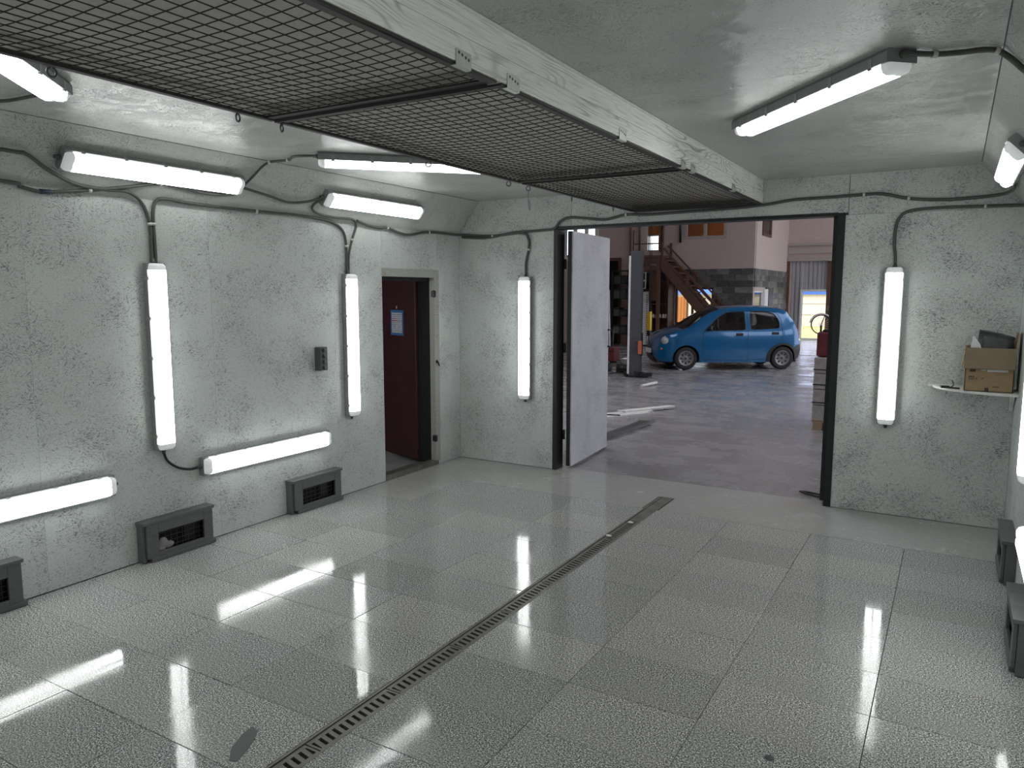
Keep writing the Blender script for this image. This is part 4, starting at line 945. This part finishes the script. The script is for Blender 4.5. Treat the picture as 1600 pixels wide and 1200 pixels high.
MB().box((-4.05, 27.97, 0), (-3.99, 28.03, .69)).box((-2.98, 27.97, 0), (-2.92, 28.03, .69)).build('stand', STEEL_DK, by)

# ================================================================== BLUE CAR  (x: nose to tail, y: towards the far side, z: up)
cdir = Vector((.822, .5695, 0)).normalized(); cper = Vector((-cdir.y, cdir.x, 0))
CM = Matrix((cdir, cper, Vector((0, 0, 1)))).transposed().to_4x4()
CM.translation = Vector((-5.443, 17.229, 0)) - cdir*.66*.99 - cper*(-.665)
car = thing('small_car', 'blue five door small car parked in the hall facing left', 'car', mat=CM)
AX0, AX1, AR, WR = .66, 3.0, .315, .275
TOPL = [(.03, .52), (.05, .62), (.12, .73), (.24, .83), (.42, .905), (.58, .945), (.72, .985), (.90, 1.10), (1.08, 1.22), (1.28, 1.335), (1.50, 1.412), (1.72, 1.452), (2.0, 1.475), (2.35, 1.482), (2.7, 1.470), (2.98, 1.435), (3.13, 1.385), (3.22, 1.27), (3.31, 1.10), (3.37, .95), (3.40, .82)]
NOSE = [(.16, .20), (.10, .21), (.04, .27), (.015, .36), (.015, .45)]
TAIL = [(3.42, .72), (3.46, .62), (3.47, .48), (3.45, .34), (3.39, .25), (3.30, .23)]
def lerp(pl, x):
    for (a, b), (c, d) in zip(pl, pl[1:]):
        if a <= x <= c: return b + (d-b)*(x-a)/max(c-a, 1e-6)
    return pl[0][1] if x < pl[0][0] else pl[-1][1]
def hw(x, z):
    W = .745
    if x < .75: W -= .20*((.75-x)/.75)**2.6
    if x > 2.9: W -= .13*((x-2.9)/.57)**2.2
    y = W - .035*((z-.55)/.45)**2 if z < .90 else W - .022 - .27*(z-.90) - .10*(z-.9)**2
    if .45 < z < .49: y += .004
    zt = lerp(TOPL, x); d = zt - z
    if d < .11 and .25 < x < 3.25: y -= .055*(1-max(d, 0)/.11)**2
    return max(y, .05)
def side_mesh(outer, holes, mat, name, parent, off=0.0, side=-1, cut=.07):
    m = MB(); b = m.b; es = []
    for loop in [outer]+holes:
        v = [b.verts.new((x, 0, z)) for x, z in loop]
        es += [b.edges.new((v[i], v[(i+1) % len(v)])) for i in range(len(v))]
    bmesh.ops.triangle_fill(b, edges=es, use_beauty=True, use_dissolve=False)
    xs = [p[0] for p in outer]; zs_ = [p[1] for p in outer]
    for ax, lo, hi in ((0, min(xs), max(xs)), (2, min(zs_), max(zs_))):
        q = lo + cut
        while q < hi:
            co = Vector((0, 0, 0)); co[ax] = q; no = Vector((0, 0, 0)); no[ax] = 1
            bmesh.ops.bisect_plane(b, geom=b.verts[:]+b.edges[:]+b.faces[:], plane_co=co, plane_no=no, dist=1e-5); q += cut
    bmesh.ops.dissolve_degenerate(b, edges=b.edges[:], dist=1e-4)
    for v in b.verts: v.co.y = side*(hw(v.co.x, v.co.z)+off)
    for f in b.faces: f.smooth = True
    return m.build(name, mat, parent, world=False)
def arch(cx, n=14, r=AR): return [(cx-r*math.cos(k*PI/n), .275+r*math.sin(k*PI/n)) for k in range(n+1)]
def rnd(poly, r=.05, n=4):
    out = []
    for i, p in enumerate(poly):
        a, c = Vector(poly[i-1]), Vector(poly[(i+1) % len(poly)]); p = Vector(p)
        u = (a-p); v = (c-p); k = min(r, u.length*.4, v.length*.4); u.normalize(); v.normalize(); A, Cc = p+u*k, p+v*k
        for j in range(n+1):
            t = j/n; q = A*(1-t)**2 + p*2*t*(1-t) + Cc*t*t; out.append((q.x, q.y))
    return out
bot = [(AX0-AR, .20)] ; 
outer = [(x, z) for x, z in NOSE] + TOPL + TAIL + [(AX1+AR, .22)] + list(reversed(arch(AX1))) + [(AX1-AR, .18), (AX0+AR, .18)] + list(reversed(arch(AX0))) + [(AX0-AR, .20)]
W1 = rnd([(1.13, .925), (1.20, 1.02), (1.40, 1.22), (1.64, 1.355), (2.08, 1.375), (2.08, .945)], .05)
W2 = rnd([(2.21, .95), (2.21, 1.375), (2.62, 1.368), (2.80, 1.32), (2.90, 1.17), (2.91, .985)], .06)
for sd in (-1, 1):
    side_mesh(outer, [W1, W2], CARBLUE, 'body_side', car, 0, sd)
    for wn in (W1, W2):
        wc = Vector((sum(p[0] for p in wn)/len(wn), sum(p[1] for p in wn)/len(wn)))
        big = [(wc.x+(x-wc.x)*1.03, wc.y+(z-wc.y)*1.03) for x, z in wn]
        side_mesh(big, [], CARGLASS, 'side_window', car, -.012, sd, .12)
        # black rubber surround
        r_ = MB(); pts = [(x, sd*(hw(x, z)+.0005), z) for x, z in wn]; pts.append(pts[0]); r_.tube(pts, .008, 5); r_.build('window_seal', BLACK, car, world=False)
    # divider bar of the front window
    r_ = MB(); r_.tube([(1.42, sd*(hw(1.42, z)-.004), z) for z in (.93, 1.0, 1.1, 1.2, 1.235)], .011, 5); r_.build('window_divider', BLACK, car, world=False)
    def seam(ps, nm='door_seam', rr=.005, mt=BLACK):
        fine = []
        for (a, b), (c, d) in zip(ps, ps[1:]):
            for k in range(6): fine.append((a+(c-a)*k/6, b+(d-b)*k/6))
        fine.append(ps[-1])
        m_ = MB().tube([(x, sd*(hw(x, z)-.001), z) for x, z in fine], rr, 5); m_.build(nm, mt, car, world=False)
    seam([(1.07, .90), (1.05, .75), (1.06, .30), (1.10, .24), (2.12, .22), (2.145, .3), (2.145, .93), (2.14, 1.38), (1.66, 1.40), (1.36, 1.25), (1.07, .90)])
    seam([(2.145, .24), (2.66, .25), (2.72, .45), (2.88, .62), (2.97, .80), (2.975, 1.15), (2.86, 1.36), (2.14, 1.40)])
    for hx, hz_ in ((1.93, .84), (2.80, .865)):
        y_ = hw(hx, hz_); MB().box((hx-.085, sd*(y_-.004), hz_-.035), (hx+.085, sd*(y_+.018), hz_+.03), bev=.008).build('door_handle', BLACK, car, world=False)
    ym = hw(1.20, .95)
    mm_ = MB().sphere((1.19, sd*(ym+.095), .985), .085, (.55, 1.0, .72), 12).tube([(1.19, sd*(ym-.01), .945), (1.19, sd*(ym+.06), .97)], .02, 8); mo_ = mm_.build('wing_mirror', BLACK, car, world=False)
    MB().lathe([(0, 0), (.055, .0)], (1.237, sd*(ym+.098), .985), (1, 0, 0), 14).build('mirror_glass', PVC, mo_, world=False)
    # headlight, indicator, tail light
    hl = MB().sphere((.215, sd*.585, .69), .145, (.92, .60, .80), 16).build('headlight', plain('headlight_glass', (.40, .43, .40), .12), car, world=False)
    MB().sphere((.10, sd*.58, .50), .06, (.5, 1.0, .45), 10).build('indicator', plain('amber_lens', (.5, .2, .05), .3), car, world=False)
    pts_ = [(3.33, 1.02), (3.37, .94), (3.39, .82), (3.41, .70)]
    MB().tube([(x-.008, sd*(hw(x, z)-.055), z) for x, z in pts_], .05, 8, rad=[.035, .055, .055, .035]).build('tail_light', plain('red_lens', (.30, .015, .015), .2), car, world=False)
    # black rear bumper corners, widened round the arch to paint the shade there
    side_mesh([(AX1-.41*math.cos(k*PI/16), .275+.36*math.sin(k*PI/16)) for k in range(0, 13)] + [(3.38, .58), (3.45, .60), (3.462, .48), (3.445, .34), (3.38, .25), (AX1+AR, .225)] + list(reversed(arch(AX1)))[1:-1] + [(AX1-AR, .20), (AX1-.41, .20)], [], BLACK, 'shaded_bumper_corner', car, .006, sd)
# the skin across: nose, bonnet, windscreen, roof, hatch, tail
prof = NOSE + TOPL + TAIL
def crown(i):
    x, z = prof[i]
    if i < len(NOSE)+2: return .07
    if i < len(NOSE)+7: return .055
    if i < len(NOSE)+11: return .07
    if i < len(NOSE)+16: return .045
    return .055
def strip(i0, i1, s0, s1, mat, name, off=0.0, ns=16):
    m = MB(); R = []
    for i in range(i0, i1+1):
        a = Vector(prof[max(i-1, 0)]); c = Vector(prof[min(i+1, len(prof)-1)]); t = (c-a).normalized(); n = Vector((-t.y, t.x))
        x, z = prof[i]; w_ = hw(x, z); row = []
        for k in range(ns+1):
            s = s0+(s1-s0)*k/ns; q = crown(i)*(1-abs(s)**2.2)+off
            row.append((x+n.x*q, w_*s, z+n.y*q))
        R.append(m.vs(row))
    for A, B in zip(R, R[1:]):
        for k in range(ns):
            f = m.b.faces.new((A[k], A[k+1], B[k+1], B[k])); f.smooth = True
    return m.build(name, mat, car, world=False)
N0 = len(NOSE); iw0, iw1 = N0+6, N0+10; ir0, ir1 = N0+16, N0+19
strip(0, iw0, -1, 1, CARBLUE, 'bonnet_and_nose')
for s0, s1 in ((-1, -.90), (.90, 1)): strip(iw0, iw1, s0, s1, CARBLUE, 'windscreen_pillar', ns=3); strip(ir0, ir1, s0, s1, CARBLUE, 'rear_pillar', ns=3)
strip(iw0, iw1, -.90, .90, CARGLASS, 'windscreen', -.006); strip(iw1, ir0, -1, 1, CARBLUE, 'roof'); strip(ir0, ir1, -.90, .90, CARGLASS, 'rear_window', -.006)
strip(ir1, len(prof)-1, -1, 1, CARBLUE, 'tailgate_and_bumper')
strip(iw0-1, iw0, -.86, .86, BLACK, 'wiper_cowl', .004)
strip(1, 3, -.62, .62, BLACK, 'lower_grille', .004); strip(4, 6, -.30, .30, BLACK, 'upper_grille', .004)
for a, b in (((.76, -.50, 1.055), (.94, -.05, 1.205)), ((.76, .05, 1.08), (.95, .50, 1.185))): MB().tube([a, b], .010, 5).build('wiper', BLACK, car, world=False)
np_ = MB().obox((-.062, 0, .43), (.012, .50, .11), Matrix.Rotation(.0, 3, 'Y'), 0, .004).build('number_plate', PVC, car, world=False)
MB().box((.12, -.60, .17), (3.38, .60, .24)).box((.40, -.50, .24), (.95, .50, .62)).box((2.70, -.50, .24), (3.30, .50, .58)).build('underbody', CARDARK, car, world=False)
for cx in (AX0, AX1):
    for sd in (-1, 1):
        m = MB(); A = m.vs([(x, sd*.50, z) for x, z in arch(cx, 12, AR-.004)]); B = m.vs([(x, sd*(hw(x, min(z, .6))-.012), z) for x, z in arch(cx, 12, AR-.004)])
        for k in range(12): m.b.faces.new((A[k], A[k+1], B[k+1], B[k]))
        m.build('wheel_housing', CARDARK, car, world=False)
# cabin
MB().box((1.0, -.62, .24), (3.1, .62, .34)).box((.90, -.60, .60), (1.22, .60, .90), bev=.04).build('dashboard', SEAT, car, world=False)
for y in (-.33, .33):
    MB().obox((1.75, y, .48), (.48, .44, .16), None, 0, .05).obox((2.02, y, .80), (.13, .44, .62), Matrix.Rotation(.26, 3, 'Y'), 0, .05).obox((2.13, y, 1.17), (.09, .25, .16), Matrix.Rotation(.2, 3, 'Y'), 0, .03).build('front_seat', SEAT, car, world=False)
MB().obox((2.55, 0, .50), (.45, 1.16, .16), None, 0, .05).obox((2.86, 0, .80), (.13, 1.16, .56), Matrix.Rotation(.30, 3, 'Y'), 0, .05).build('rear_bench', SEAT, car, world=False)
MB().tube([(1.42+.05*math.sin(t), -.33+.17*math.cos(t), .93+.16*math.sin(t)) for t in [k*2*PI/20 for k in range(21)]], .014, 6).tube([(1.42, -.33, .93), (1.26, -.33, .83)], .02, 6).build('steering_wheel', BLACK, car, world=False)
# wheels
def make_wheel():
    t = MB().lathe([(.185, -.075), (.235, -.082), (.262, -.072), (.274, -.045), (.275, 0), (.274, .045), (.262, .072), (.235, .082), (.185, .075)], (0, 0, 0), (0, 1, 0), 32).mesh('tyre', RUBBER)
    h = MB(); h.lathe([(0.0, -.050), (.04, -.052), (.06, -.046), (.150, -.058), (.165, -.070), (.188, -.072), (.190, -.05), (.18, .05)], (0, 0, 0), (0, 1, 0), 32)
    hm = h.mesh('hub', HUB)
    s_ = MB()
    for k in range(8):
        a = k*PI/4+.2; c = Vector((math.cos(a)*.112, -.0575, math.sin(a)*.112)); s_.obox(c, (.050, .006, .036), Matrix.Rotation(-a, 3, 'Y'), 0, .002)
    s_.lathe([(0, -.056), (.022, -.056), (.026, -.050)], (0, 0, 0), (0, 1, 0), 14)
    return t, hm, s_.mesh('hub_slots', BLACK)
TW, HW_, SW = make_wheel()
for cx in (AX0, AX1):
    for sd in (-1, 1):
        o = bpy.data.objects.new('wheel', TW); COL.objects.link(o); o.parent = car; o.location = (cx, sd*.635, WR); o.rotation_euler = (0, .3*cx, 0 if sd < 0 else PI)
        for nm, me in (('wheel_trim', HW_), ('trim_slots', SW)):
            q = bpy.data.objects.new(nm, me); COL.objects.link(q); q.parent = o
